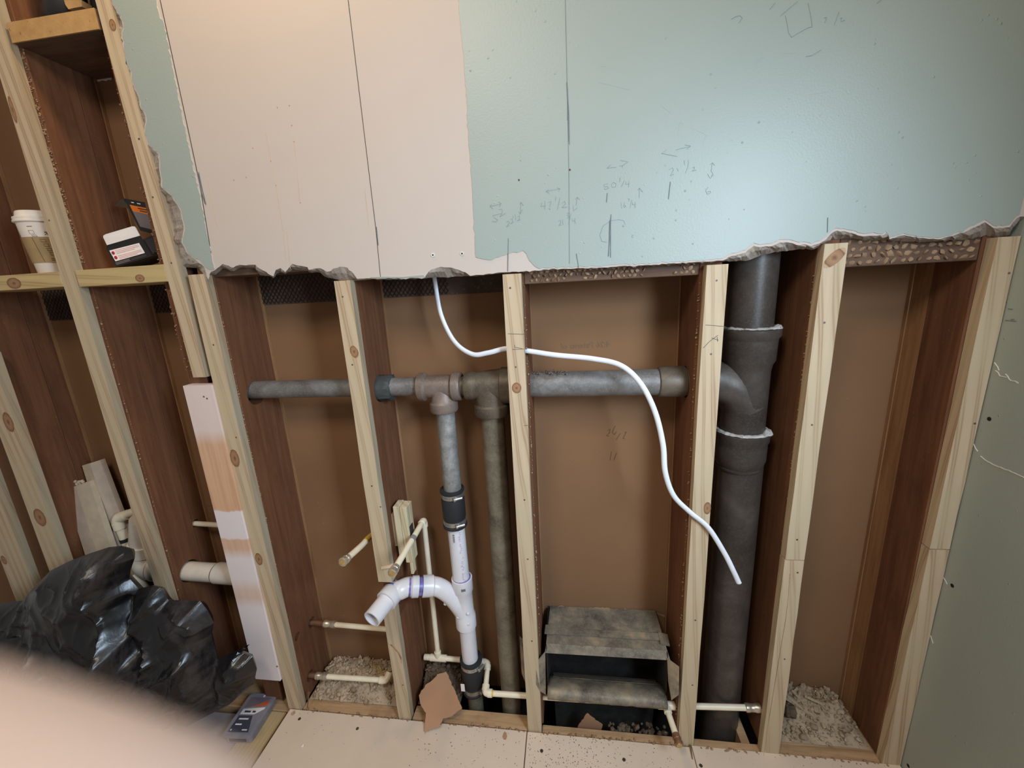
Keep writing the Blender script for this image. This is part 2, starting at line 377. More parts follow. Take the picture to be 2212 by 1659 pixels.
def rough_line(pts, amp, step=5.0):
    """fractal jitter along a picture polyline"""
    out = []
    for i in range(len(pts)-1):
        a, b = pts[i], pts[i+1]; L = math.hypot(b[0]-a[0], b[1]-a[1]); n = max(1, int(L/step))
        for k in range(n):
            t = k/n; q = [a[j]+(b[j]-a[j])*t for j in range(len(a))]
            if k: q = [c+random.gauss(0, amp) for c in q]
            out.append(tuple(q))
    out.append(tuple(pts[-1])); return out

XR = 0.831   # face of the side wall
# ================================================================== SETTING
# --- upper wall of painted board with a torn edge:  (face x, face y, core x, core y)
LEFT = [(239, 0, 236, 0), (253, 28, 249, 28), (263, 45, 258, 45), (266, 61, 262, 61), (262, 76, 260, 76), (266, 109, 263, 109), (268, 137, 266, 137), (282, 154, 278, 156), (282, 175, 279, 176),
        (299, 210, 294, 212), (304, 235, 300, 236), (314, 251, 308, 252), (311, 284, 307, 285), (318, 311, 312, 312), (342, 334, 332, 338), (346, 380, 338, 380), (349, 405, 345, 408), (372, 425, 356, 432),
        (390, 456, 364, 457), (397, 494, 372, 494), (392, 524, 376, 524), (404, 547, 381, 546), (424, 562, 386, 578), (441, 577, 428, 579), (450, 604, 449, 606), (456, 587, 457, 594)]
BOT = [(464, 584, 466, 594), (481, 570, 481, 580), (504, 578, 505, 586), (517, 572, 518, 579), (552, 572, 553, 580), (561, 580, 562, 594), (580, 592, 580, 596), (591, 597, 591, 601), (596, 583, 597, 592),
       (606, 579, 606, 588), (616, 588, 616, 592), (631, 570, 632, 582), (648, 574, 648, 584), (664, 577, 665, 585), (667, 583, 668, 588), (691, 579, 692, 589), (706, 587, 708, 600), (720, 580, 724, 603),
       (734, 576, 736, 605), (750, 578, 752, 606), (765, 593, 764, 607), (771, 602, 774, 606), (800, 601, 801, 604), (826, 602, 826, 604), (870, 602, 870, 604), (917, 600, 917, 602), (922, 592, 922, 601),
       (932, 582, 932, 600), (952, 576, 952, 599), (975, 578, 975, 598), (1005, 588, 1005, 596), (1016, 596, 1016, 597), (1050, 592, 1050, 594), (1089, 588, 1089, 590), (1132, 586, 1132, 588),
       (1210, 581, 1210, 583), (1300, 578, 1300, 580), (1380, 573, 1380, 576), (1450, 569, 1450, 572), (1522, 565, 1522, 568), (1560, 563, 1560, 565), (1580, 553, 1584, 564), (1610, 546, 1614, 563),
       (1628, 531, 1633, 556), (1641, 534, 1645, 551), (1666, 532, 1668, 546), (1684, 524, 1686, 543), (1704, 524, 1704, 541), (1727, 530, 1728, 538), (1740, 528, 1740, 537), (1752, 532, 1753, 540),
       (1775, 523, 1778, 528), (1785, 517, 1788, 520), (1796, 504, 1797, 517), (1808, 498, 1810, 516), (1821, 499, 1822, 515), (1848, 506, 1847, 516), (1861, 510, 1861, 520), (1907, 509, 1908, 519),
       (1914, 504, 1916, 517), (1922, 517, 1923, 521), (1953, 508, 1954, 522), (1989, 514, 1990, 523), (2027, 517, 2028, 521), (2080, 503, 2082, 518), (2098, 494, 2099, 516), (2128, 480, 2130, 508),
       (2146, 493, 2147, 513), (2181, 491, 2182, 508), (2196, 472, 2197, 488), (2203, 468, 2203, 484)]
LEFTJ = rough_line(LEFT, 0.7, 6); BOTJ = rough_line(BOT, 0.7, 6)
edge = LEFTJ + BOTJ
Y_PAPER = 0.0012; Y_BACK = 0.0215
def top_of(pt, z): return Vector((pt.x, pt.y, z))
face = [P(a[0], a[1], Y_PAPER) for a in edge]; core = [P(a[2], a[3], Y_BACK) for a in edge]
for q in face+core:
    q.x = min(q.x, XR-0.001)
mb = MB(); n = len(edge)
mid = [f_.lerp(c_, 0.45) + Vector((0, 0, 0)) for f_, c_ in zip(face, core)]
for i, q in enumerate(mid):
    q.y = 0.006+0.008*noise.noise(Vector((q.x*70, q.z*70, 0))); q.x += random.gauss(0, 0.0008); q.z += random.gauss(0, 0.0008); q.x = min(q.x, XR-0.001)
fr = face + [Vector((XR, Y_PAPER, face[-1].z)), Vector((XR, Y_PAPER, 2.45)), Vector((face[0].x-0.03, Y_PAPER, 2.45))]
bk = core + [Vector((XR, Y_BACK, core[-1].z)), Vector((XR, Y_BACK, 2.45)), Vector((core[0].x-0.03, Y_BACK, 2.45))]
N = len(fr)
mb.add(fr, [tuple(range(N))], 0); mb.add(bk, [tuple(reversed(range(N)))], 1)
o0 = len(mb.v); mb.v += [tuple(q) for q in mid]
for i in range(n-1):
    mb.f.append((i, i+1, o0+i+1, o0+i)); mb.mi.append(1)
    mb.f.append((o0+i, o0+i+1, N+i+1, N+i)); mb.mi.append(1)
for i in range(n-1, N):
    j = (i+1) % N; mb.f.append((i, j, N+j, N+i)); mb.mi.append(1)
wall_back = struct(mb.build('wall_back', ['paper', 'core'], recalc=False), 'upper wall of painted board broken off along a torn lower edge')
def inset(pt, d):  # push a picture point up/right off the torn edge
    return pt
BARE_L = rough_line([(338, 0), (341, 20), (346, 40), (352, 44), (370, 132), (387, 218), (410, 327), (430, 415), (444, 490), (458, 557), (463, 580)], 0.9, 6)
BARE_R = rough_line([(990, 0), (996, 70), (1003, 140), (1008, 220), (1012, 300), (1020, 405), (1023, 470), (1028, 555)], 0.7, 7)
PATCH = rough_line([(1028, 556), (1040, 559), (1056, 562), (1072, 556), (1085, 552), (1105, 545), (1117, 546), (1130, 541), (1137, 548), (1141, 558), (1150, 570), (1158, 577), (1166, 581)], 0.8, 5)
def up_to(pts, Y):   # continue a line upward beyond the picture
    a = P(*pts[0], Y); b = P(*pts[3], Y); d = (a-b)/(a.z-b.z); return a + d*(2.45-a.z)
def paint(name, loop):
    m_ = MB(); m_.prism(loop, (0, Y_PAPER-0.0001, 0), 0, 1); return m_.build(name, ['green', 'rim'], wall_back, recalc=True)
lj = [(a[0]+2.5+random.uniform(-.8, 1.2), a[1]) for a in LEFTJ if a[1] < 560]
loop = [up_to(lj, 0.0)] + [P(a, b) for a, b in lj] + [P(430, 560), P(444, 578), P(455, 583), P(462, 581)] + [P(a, b) for a, b in reversed(BARE_L)] + [up_to(BARE_L, 0.0)]
paint('paint_layer', loop)
bj = [(a[0], a[1]-2.2-random.uniform(0, 2.2)-(3 if 1560 < a[0] < 1900 or a[0] > 2080 else 0)) for a in BOTJ if a[0] > 1168]
loop = [up_to(BARE_R, 0.0)] + [P(a, b) for a, b in BARE_R] + [P(a, b) for a, b in PATCH] + [P(a, b) for a, b in bj]
loop = [Vector((min(q.x, XR-0.0005), q.y, q.z)) for q in loop] + [Vector((XR-0.0005, 0, 2.45))]
paint('paint_layer', loop)
# green sliver left along the bottom edge of the bare panel
paint('paint_layer', [P(800, 598.5), P(830, 597.5), P(868, 598), P(915, 594), P(917, 598.5), P(868, 600.5), P(826, 600.5), P(800, 600)])

# --- side wall, backing board, floors
mb = MB(); mb.box(XR, XR+0.1, -2.2, 0.21, -0.06, 2.45)
wall_right = struct(mb.build('wall_right', 'green_r'), 'green painted side wall with white scuffs')
mb = MB(); mb.box(-2.6, XR, 0.175, 0.188, -0.06, 2.45)
wall_rear = struct(mb.build('wall_rear', 'backer'), 'brown paper back of the board closing the far side of the cavity')
mb = MB(); mb.box(-2.6, XR, 0.188, 0.22, -0.5, 2.45); struct(mb.build('wall_far', 'backer'))
fl = bpy.data.objects.new('floor', None); col.objects.link(fl); struct(fl, 'tan floor boards running up to the opened wall')
XS1, XS2 = -0.137, 0.316
for i, (a, b, yb) in enumerate(((-0.884, XS1-0.0012, -0.002), (XS1+0.0012, XS2-0.001, -0.003), (XS2+0.001, XR-0.002, 0.002))):
    m_ = MB(); m_.box(a, b, -1.6, yb, -0.016, 0.0); bo = m_.build('floor_board', 'tan', fl, bevel=0.0012)
    for (px, py) in (((647, 1553), (772, 1574)), ((1170, 1622), (1348, 1641)), ((1514, 1654),))[i]:
        c = PZ(px, py, 0.0); q = MB(); q.lathe((c.x, c.y, -0.0015), (0, 0, 1), [(0, 0.0045), (0.0021, 0.0045), (0.0022, 0.002)], 12); q.build('screw_head', 'iron', bo, smooth=40)
mb = MB(); mb.box(-2.6, XR, -1.6, -0.002, -0.09, -0.062); struct(mb.build('floor_lower', 'lowfloor'))
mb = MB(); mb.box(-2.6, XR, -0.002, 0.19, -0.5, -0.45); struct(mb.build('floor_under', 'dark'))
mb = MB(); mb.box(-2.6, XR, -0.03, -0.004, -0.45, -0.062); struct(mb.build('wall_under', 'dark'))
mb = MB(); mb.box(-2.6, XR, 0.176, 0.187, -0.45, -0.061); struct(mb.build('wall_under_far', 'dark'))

# ================================================================== OLD STUDS
def old_stud(label, x0, x1, z0=0.0, z1=2.4, y1=0.118, batten=True, bx=None, cuts=(), bmat='old'):
    t = thing('old_stud', label, 'stud', ((x0+x1)/2, 0.07, z0), 'dark old studs inside the wall')
    m_ = MB(); m_.box(x0, x1, 0.0225, y1, z0, z1)
    s_ = m_.build('timber', 'old', t, bevel=0.0015)
    if cuts: cut(s_, cuts)
    if batten:
        a, b = bx or (x0, x1)
        m_ = MB(); m_.box(a+0.001, b-0.001, y1+0.001, 0.165, z0, z1); bt = m_.build('rear_batten', bmat, t, bevel=0.001)
        m_ = MB(); m_.box(a-0.0015, b+0.0015, 0.1655, 0.1745, z0, z1); m_.build('batten_edge', 'old_light', t)
        if cuts: cut(bt, cuts)
    return t
def hole(x0, x1, y, z, r): return MB().lathe((x0, y, z), (x1-x0, 0, 0), [(0, r), (abs(x1-x0), r)], 20)
old_stud('old dark stud behind the knotty strip at the far left edge', -1.615, -1.575)
old_stud('old stud behind the tall strip that divides the two shelves', -1.246, -1.197, cuts=[hole(-1.30, -1.15, 0.07, 0.43, 0.034), hole(-1.30, -1.15, 0.128, 0.562, 0.013)])
old_stud('old stud behind the part-primed white board', -0.986, -0.931)
old_stud('old stud with the drain pipe entering a drilled hole, beside the primed board', -0.888, -0.847,
         cuts=[hole(-0.95, -0.80, 0.08, 1.003, 0.032), hole(-0.95, -0.80, 0.115, 0.215, 0.017), hole(-0.95, -0.80, 0.062, 0.058, 0.017), hole(-0.870, -0.80, 0.045, 0.23, 0.013)])
t = old_stud('old stud notched for the white elbow of the drain', -0.526, -0.488,
         cuts=[hole(-0.56, -0.45, 0.085, 1.008, 0.036), MB().box(-0.56, -0.45, -0.02, 0.125, 0.352, 0.432)])
old_stud('old stud crossed by the white cable', -0.134, -0.090)
old_stud('old stud between the duct and the cast iron stack', 0.278, 0.322, cuts=[hole(0.24, 0.36, 0.088, 1.008, 0.038)])
old_stud('old stud in the shadow just beyond the cast iron stack', 0.499, 0.540)
old_stud('old stud beside the green side wall', 0.787, 0.829, bmat='old_light')

# ================================================================== NEW FURRING STRIPS
KN = 'pale new furring strips'
def knot(par, px, py, wx, wz, Y=-0.0004, tilt=0.0):
    c = P(px, py, Y); m_ = MB(); vs = []; k = 16
    for i in range(k):
        a = 2*math.pi*i/k; x = math.cos(a)*wx; z = math.sin(a)*wz; vs.append((c.x+x*math.cos(tilt)-z*math.sin(tilt), Y, c.z+x*math.sin(tilt)+z*math.cos(tilt)))
    m_.prism(vs, (0, 0.0012, 0)); return m_.build('knot', 'knot', par)
def nail(par, px, py):
    c = P(px, py, -0.0003); m_ = MB(); m_.lathe((c.x, 0.001, c.z), (0, -1, 0), [(0, 0.0022), (0.0014, 0.0022)], 8); m_.build('nail_hole', 'fit_dark', par)
def strip(label, xb, xt, z0, z1, th=0.0215, y0=0.0, mat=('pine', 'pine_side'), knots=(), nails=(), name='furring_strip', cat='furring strip', group=KN, cuts=()):
    m_ = MB(); N_ = 8; 
    zs = [z0+(z1-z0)*i/N_ for i in range(N_+1)]
    ring = []
    for i, z in enumerate(zs):
        k = i/N_; a = xb[0]+(xt[0]-xb[0])*k; b = xb[1]+(xt[1]-xb[1])*k
        j = (random.gauss(0, 0.0005), random.gauss(0, 0.0005)) if 0 < i < N_ else (0, 0)
        ring.append([(a+j[0], y0, z), (b+j[1], y0, z), (b+j[1], y0+th, z), (a+j[0], y0+th, z)])
    for r in ring: m_.v += r
    for i in range(N_):
        for k in range(4):
            m_.f.append((i*4+k, i*4+(k+1) % 4, (i+1)*4+(k+1) % 4, (i+1)*4+k)); m_.mi.append(1 if k == 1 else 0)
    m_.f.append((3, 2, 1, 0)); m_.mi.append(0); m_.f.append(tuple(N_*4+k for k in range(4))); m_.mi.append(0)
    o = m_.build(name, list(mat)); tag(o, label, cat, group)
    if cuts: cut(o, cuts)
    for kn in knots: knot(o, *kn)
    for q in nails: nail(o, *q)
    return o
strip('tall pale strip dividing the cup shelf from the carton shelf', (-1.247, -1.204), (-1.249, -1.208), -0.05, 2.3, knots=[(27, 237, 0.006, 0.028)], nails=[(106, 476)])
strip('pale strip ending above the primed board, beside the torn green edge', (-0.945, -0.909), (-0.968, -0.932), 1.068, 2.3, knots=[(243, 54, 0.008, 0.011)], nails=[(330, 426), (370, 568), (370, 640), (300, 300)])
strip('long pale strip touching the primed board with big red-brown knots', (-0.890, -0.845), (-0.893, -0.849), -0.003, 1.318, knots=[(507, 990, 0.013, 0.026), (559, 1208, 0.011, 0.02)], nails=[(461, 745), (510, 945)])
strip('pale strip above the white elbow, with one oval knot', (-0.526, -0.486), (-0.524, -0.485), 0.482, 1.284, knots=[(765, 760, 0.010, 0.016, -0.0004, 0.35)], nails=[(740, 641), (761, 788), (803, 1050), (822, 1095)])
strip('short pale strip below the white elbow', (-0.526, -0.488), (-0.526, -0.487), -0.003, 0.418, nails=[(843, 1300), (870, 1480)])
strip('pale strip crossed behind by the white cable', (-0.134, -0.095), (-0.134, -0.094), -0.007, 1.277, knots=[(1116, 838, 0.011, 0.013)], nails=[(1102, 622), (1114, 793), (1133, 1080), (1140, 1208), (1149, 1385)])
strip('pale strip between the floor duct and the cast iron stack', (0.281, 0.321), (0.285, 0.326), -0.007, 1.272, knots=[(1528, 1098, 0.008, 0.016)], nails=[(1548, 606), (1536, 765), (1502, 1340), (1496, 1480)])
strip('upper piece of the strip beyond the stack, with a slanting brown knot on top', (0.497, 0.538), (0.500, 0.541), 0.596, 1.299, knots=[(1803, 557, 0.011, 0.024, -0.0004, -0.80)], nails=[(1781, 697), (1754, 918), (1722, 1166)])
strip('lower piece of the strip beyond the stack, stained by a resin streak', (0.495, 0.539), (0.496, 0.538), -0.007, 0.594, nails=[(1723, 1237), (1695, 1424)])
strip('upper strip in the corner by the green side wall', (0.790, 0.829), (0.793, 0.829), 0.636, 1.292, nails=[(2180, 590), (2106, 915)])
strip('lower strip in the corner by the green side wall, wavy grain', (0.787, 0.829), (0.790, 0.829), -0.003, 0.634)
strip('wide knotty strip near the left edge, half hidden by the bag', (-1.614, -1.545), (-1.612, -1.543), -0.05, 1.15, knots=[(18, 912, 0.016, 0.03), (86, 1118, 0.02, 0.03)])
strip('outermost strip at the left edge beside the bag', (-1.790, -1.700), (-1.780, -1.690), -0.05, 1.15, knots=[(8, 1210, 0.01, 0.016)])
wb = strip('flat board with white primer bands beside the knotty strip', (-0.975, -0.8915), (-0.974, -0.8935), 0.113, 1.048, th=0.028, y0=-0.0065, mat=('primed', 'primed'), name='primed_board', cat='board', group=None)
for q in ((440, 857), (447, 861), (598, 1440)):
    c = P(q[0], q[1], -0.0068); m_ = MB(); m_.lathe((c.x, -0.0055, c.z), (0, -1, 0), [(0, 0.003), (0.0014, 0.0024)], 8); m_.build('nail_hole', 'fit_dark', wb)
# resin streak on the lower strip
# horizontal shelf blocks between the strips
def block(label, x0, x1, z0, z1, y0, y1, mat, kn=(), group='horizontal blocks between studs', name='block'):
    m_ = MB(); m_.box(x0, x1, y0, y1, z0, z1); o = m_.build(name, mat, bevel=0.0012); tag(o, label, 'wood block', group)
    for k in kn: knot(o, *k, Y=y0-0.0004) if len(k) == 4 else None
    return o
def blk(label, *a, **k): return block(label, *a, **k)
ZS = P(352, 571).z
b2 = blk('pale shelf block carrying the black carton', -1.2035, -0.9505, ZS-0.040, ZS, 0.0, 0.112, 'pine_x', kn=[(302, 601, 0.013, 0.009)])
b1 = blk('pale shelf block carrying the paper cup, at the left edge', -1.544, -1.249, ZS-0.037, ZS, 0.0, 0.112, 'pine_x', kn=[(30, 612, 0.022, 0.014)])
bt = blk('plaster-crusted block high between the two tall strips', -1.1965, -0.970, 1.829, 1.868, 0.006, 0.172, 'old_x')
MB().box(-1.196, -0.972, 0.0035, 0.0062, 1.8295, 1.8675).build('plaster_crust', 'key_yellow', bt)
m_ = MB(); px_ = rough_line([(105, 187), (150, 180), (200, 172), (240, 166)], 0.8, 4); lo = rough_line([(240, 171), (210, 176), (190, 184), (165, 186), (135, 190), (108, 192)], 1.5, 4)
Zp = lambda q: P(q[0], q[1], 0.1715)
m_.prism([Zp(q) for q in px_]+[Zp(q) for q in lo], (0, 0.002, 0)); m_.build('torn_paper', 'rim', wall_rear)
def keys(par, x0, x1, z0, z1, y, rows, mat, skip=0.25, r=0.0055):
    m_ = MB(); cols = int((x1-x0)/(r*2.1))
    for i in range(rows):
        for k in range(cols):
            x = x0+(k+0.5+(0.5 if i % 2 else 0))*(x1-x0)/cols; z = z0+(i+0.5)*(z1-z0)/rows
            if x > x1-r or noise.noise(Vector((x*14, z*20, 1.7))) < skip-0.45: continue
            m_.rock((x+random.gauss(0, .0006), y, z+random.gauss(0, .0005)), r*random.uniform(0.8, 1.1), 0, (1.1, 0.45, 0.85))
    o = m_.build('plaster_keys', mat, par, smooth=50); tag(o, kind='stuff'); return o
bk4 = blk('old block with honeycomb plaster print above the duct bay', -0.0895, 0.2775, 1.254, 1.33, 0.0235, 0.118, 'old_x')
keys(bk4, -0.080, 0.270, 1.256, 1.283, 0.0228, 3, 'key', 0.30)
bk6 = blk('old block with plaster print in the corner bay by the green wall', 0.541, 0.786, 1.253, 1.345, 0.0235, 0.118, 'old_x')
keys(bk6, 0.543, 0.784, 1.255, 1.330, 0.0232, 6, 'key', 0.10, 0.0068)
blk('old block over the bay with the capped pipe stub', -0.8465, -0.527, 1.311, 1.40, 0.0235, 0.112, 'old_x')
blk('old block over the bay with the two iron tees', -0.487, -0.135, 1.300, 1.40, 0.0235, 0.112, 'old_x')
blk('old block over the stack bay', 0.541-0.0415+0.001-0.17, 0.498, 1.33, 1.42, 0.149, 0.165, 'old_x')
# plaster crust along the old stud edges at the upper left
def crust(x0, x1, z0, z1, nn, mat, par, y=0.0215):
    m_ = MB()
    for i in range(nn):
        m_.rock((random.uniform(x0, x1), y, random.uniform(z0, z1)), random.uniform(.0009, .0030), 0, (1, .6, 1))
    o = m_.build('plaster_crumbs', mat, par, smooth=60); tag(o, kind='stuff')
studs = [o for o in col.objects if o.name.startswith('old_stud')]
crust(-1.206, -1.196, 1.36, 1.83, 190, 'key', studs[1]); crust(-0.986, -0.970, 1.08, 1.85, 150, 'key', studs[2])
crust(-0.8475, -0.846, 0.1, 1.28, 130, 'key', studs[3]); crust(-0.4885, -0.487, 0.45, 1.27, 80, 'key', studs[4]); crust(0.277, 0.280, 0.0, 1.25, 120, 'key', studs[6]); crust(0.4975, 0.5, 0.0, 1.25, 130, 'key', studs[7])
crust(-1.198, -1.196, 0.2, 1.3, 80, 'key', studs[1]); crust(-0.0915, -0.0895, 0.3, 1.25, 110, 'key', studs[5])

# ================================================================== METAL LATH
def lath(label, x0, x1, z0, z1, y=0.170):
    m_ = MB(); w_ = 0.0062; h = 0.0085; rows = int((z1-z0)/h); cols = int((x1-x0)/w_)
    for i in range(rows+1):
        pts = [(x0+k*w_, y-0.0015*((k+i) % 2), z0+i*h+(h/2 if (k+i) % 2 else -h/2)+0.0008*noise.noise(Vector((k*.5, i, 2)))) for k in range(cols+1)]
        m_.tube(pts, 0.00085, 4)
    o = m_.build('metal_lath', 'wire'); return tag(o, label, 'wire mesh', 'strips of dark metal lath')
lath('dark metal lath above the capped pipe stub bay', -0.846, -0.528, 1.243, 1.335)
lath('dark metal lath above the iron tee bay', -0.485, -0.30, 1.245, 1.330)
lath('dark metal lath below the carton shelf', -1.194, -0.978, 1.235, 1.32)
lath('dark metal lath below the cup shelf', -1.57, -1.25, 1.228, 1.32)
mb = MB(); mb.box(-0.846, -0.528, 0.1725, 0.1745, 1.236, 1.45); mb.box(-0.486, -0.136, 0.1725, 0.1745, 1.238, 1.45); mb.box(-1.57, -1.25, 0.1725, 0.1745, 1.222, 1.33); mb.box(-1.194, -0.978, 0.1725, 0.1745, 1.229, 1.33)
mb.build('scratch_coat', flecked('scratch_coat', (96, 78, 66), (74, 60, 52), (120, 98, 82), 0.95, 120, .62, 20), wall_rear)

# ================================================================== SOLE PLATES, JOIST, RUBBLE
def plate(label, x0, x1, y0, y1, z0=-0.045, z1=-0.004):
    m_ = MB(); m_.box(x0, x1, y0, y1, z0, z1); o = m_.build('sole_plate', 'old_plate', bevel=0.002); return tag(o, label, 'floor plate', 'wooden plates at the foot of the wall')
plate('wooden plate under the rubble in the capped stub bay', -0.8465, -0.5265, 0.004, 0.174)
plate('narrow wooden plate in front of the floor hole by the black rubber coupling', -0.4875, -0.1345, 0.004, 0.047)
plate('dusty plate strip in front of the hole below the duct', -0.094, 0.281, 0.002, 0.024)
plate('plate strip in front of the hole beside the stack', 0.3225, 0.497, 0.004, 0.024)
plate('wooden plate under the rubble beside the green wall', 0.541, 0.828, 0.004, 0.174)
plate('dark plate behind the primed board and the bag', -1.57, -0.892, 0.004, 0.174, -0.055, -0.02)
mb = MB(); mb.box(0.455, 0.478, 0.026, 0.17, -0.16, -0.008); tag(mb.build('floor_joist', 'old_plate', bevel=0.001), 'joist edge seen down the hole beside the stack', 'joist')
def pile(label, x0, x1, y0, y1, hfun, mat, chunks, name='rubble', cr=(0.003, 0.009)):
    m_ = MB(); nx, ny = 46, 26
    vs = []
    for j in range(ny+1):
        for i in range(nx+1):
            u, v_ = i/nx, j/ny; x = x0+(x1-x0)*u; y = y0+(y1-y0)*v_
            h = hfun(u, v_); e = noise.fractal(Vector((x*45, y*45, 0)), 1.0, 2.0, 4)*0.006+abs(noise.noise(Vector((x*22, y*22, 4))))*0.008
            vs.append((x, y, -0.0045+max(-0.001, h+e*min(1, h*60))))
    fs = [(j*(nx+1)+i, j*(nx+1)+i+1, (j+1)*(nx+1)+i+1, (j+1)*(nx+1)+i) for j in range(ny) for i in range(nx)]
    m_.add(vs, fs)
    for _ in range(chunks):
        u, v_ = random.random(), random.random(); h = hfun(u, v_)
        if h < 0.002: continue
        m_.rock((x0+(x1-x0)*u, y0+(y1-y0)*v_, h+random.uniform(-.002, .004)), random.uniform(*cr)*(0.5+random.random()**3), 0, (1, 1, .7))
    o = m_.build(name, mat, recalc=False, smooth=50); return tag(o, label, 'rubble', None, 'stuff')
pile('grey plaster rubble heaped behind the brass-fitted supply pipe', -0.843, -0.529, 0.034, 0.172, lambda u, v: (0.004+0.028*min(1, v*2.2))*(1-0.75*max(0, v-0.75)*4*0.5)*min(1, u*14, (1-u)*14), 'rubble', 430)
pile('dusty plaster rubble heaped beside the green wall', 0.543, 0.785, 0.034, 0.172, lambda u, v: (0.003+0.034*min(1, v*1.4))*min(1, u*9, (1-u)*7), 'rubble', 330)
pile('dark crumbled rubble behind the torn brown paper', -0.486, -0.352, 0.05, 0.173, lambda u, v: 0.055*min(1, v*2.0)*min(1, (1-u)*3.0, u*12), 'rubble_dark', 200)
mb = MB()
for i in range(26):
    a = Vector((random.uniform(-0.70, -0.55), random.uniform(0.10, 0.15), 0.030+random.uniform(0, .006))); d = Vector((random.gauss(0, 1), random.gauss(0, 1), random.gauss(0, .2))).normalized()*random.uniform(.006, .018)
    mb.tube([a-d, a+d], 0.0016, 4)
tag(mb.build('wood_splinters', 'pine_x'), 'yellow wood splinters lying on the grey rubble', 'splinters', None, 'stuff')
mb = MB()
for i in range(14):
    a = Vector((random.uniform(0.60, 0.75), random.uniform(0.11, 0.165), 0.036+random.uniform(0, .008))); d = Vector((random.gauss(0, 1), random.gauss(0, .6), random.gauss(0, .35))).normalized()*random.uniform(.01, .03)
    mb.tube([a-d, a+d], 0.004, 5, flat=0.5)
tag(mb.build('plaster_debris', 'rubble'), 'strips of broken plaster on the heap beside the green wall', 'debris', None, 'stuff')

# ================================================================== PLUMBING
def R(o0, z=None): return o0
YP = 0.085; ZP = 1.010
# galvanized drain run -------------------------------------------------
gd = thing('steel_drain_run', 'old grey steel drain run with two iron tees crossing the bays', 'pipe', (-0.3, YP, 0.93))
def lat(name, p0, ax, prof, mat, par, seg=32, sm=35, wob=0.0): return MB().lathe(p0, ax, prof, seg, wob=wob).build(name, mat, par, smooth=sm)
lat('pipe', (-0.905, YP-0.002, ZP+0.002), (1, 0, 0), [(0, 0.0240), (0.56, 0.0240)], 'galv', gd)
lat('pipe_wrap', (-0.503, YP, ZP-0.001), (1, 0, 0), [(0, 0.030), (0.004, 0.034), (0.018, 0.0345), (0.034, 0.033), (0.048, 0.0335), (0.052, 0.027)], 'tape', gd, 40, 60, 0.2)
# small tee
mb = MB(); prof = [(0, .0330), (.004, .0365), (.018, .0365), (.022, .0320), (.024, .0300), (.088, .0300), (.090, .0320), (.094, .0370), (.110, .0370), (.1145, .0345), (.1146, .027)]
mb.lathe((-0.383, YP, ZP), (1, 0, 0), prof, 32); mb.lathe((-0.320, YP, ZP), (0, 0, -1), [(0, .029), (.036, .031), (.042, .0365), (.062, .0365), (.066, .034), (.0661, .024)], 32)
mb.build('iron_tee', 'fit', gd, smooth=40)
lat('pipe_nipple', (-0.275, YP, ZP), (1, 0, 0), [(0, .0245), (.03, .0245)], 'fit_dark', gd)
# reducing tee
mb = MB(); mb.lathe((-0.258, YP, ZP), (1, 0, 0), [(0, .033), (.003, .0355), (.022, .036), (.026, .0345), (.034, .035), (.060, .0395), (.092, .042), (.094, .046), (.125, .046), (.128, .043)], 32)
mb.lathe((-0.193, YP, ZP), (0, 0, -1), [(0, .040), (.038, .0405), (.046, .041), (.050, .0455), (.072, .0455), (.077, .042), (.0771, .031)], 32)
mb.build('iron_tee', 'fit_dark', gd, smooth=40)
lat('pipe', (-0.135, YP, ZP), (1, 0, 0), [(0, .0315), (.36, .0315)], 'galv', gd)
lat('coupling', (0.214, YP, ZP), (1, 0, 0), [(0, .0315), (.002, .0355), (.006, .0365), (.056, .0372), (.061, .036), (.063, .033)], 'fit_dark', gd)
lat('pipe_nipple', (0.270, YP, ZP), (1, 0, 0), [(0, .033), (.012, .0335), (.06, .0335)], 'fit_dark', gd)
mb = MB()
for i in range(150): mb.rock((random.uniform(-0.092, 0.0), YP+random.gauss(-.004, .012), ZP+.0315+random.uniform(-.003, .002)), random.uniform(.0008, .0024))
tag(mb.build('rust_crumbs', 'fit', gd), kind='stuff')
lat('drop_pipe', (-0.318, YP, 0.955), (0, 0, -1), [(0, .0240), (.30, .0240)], 'galv_blue', gd)
lat('vent_pipe', (-0.193, YP, 0.945), (0, 0, -1), [(0, .0302), (1.20, .0302)], 'galv_dark', gd)
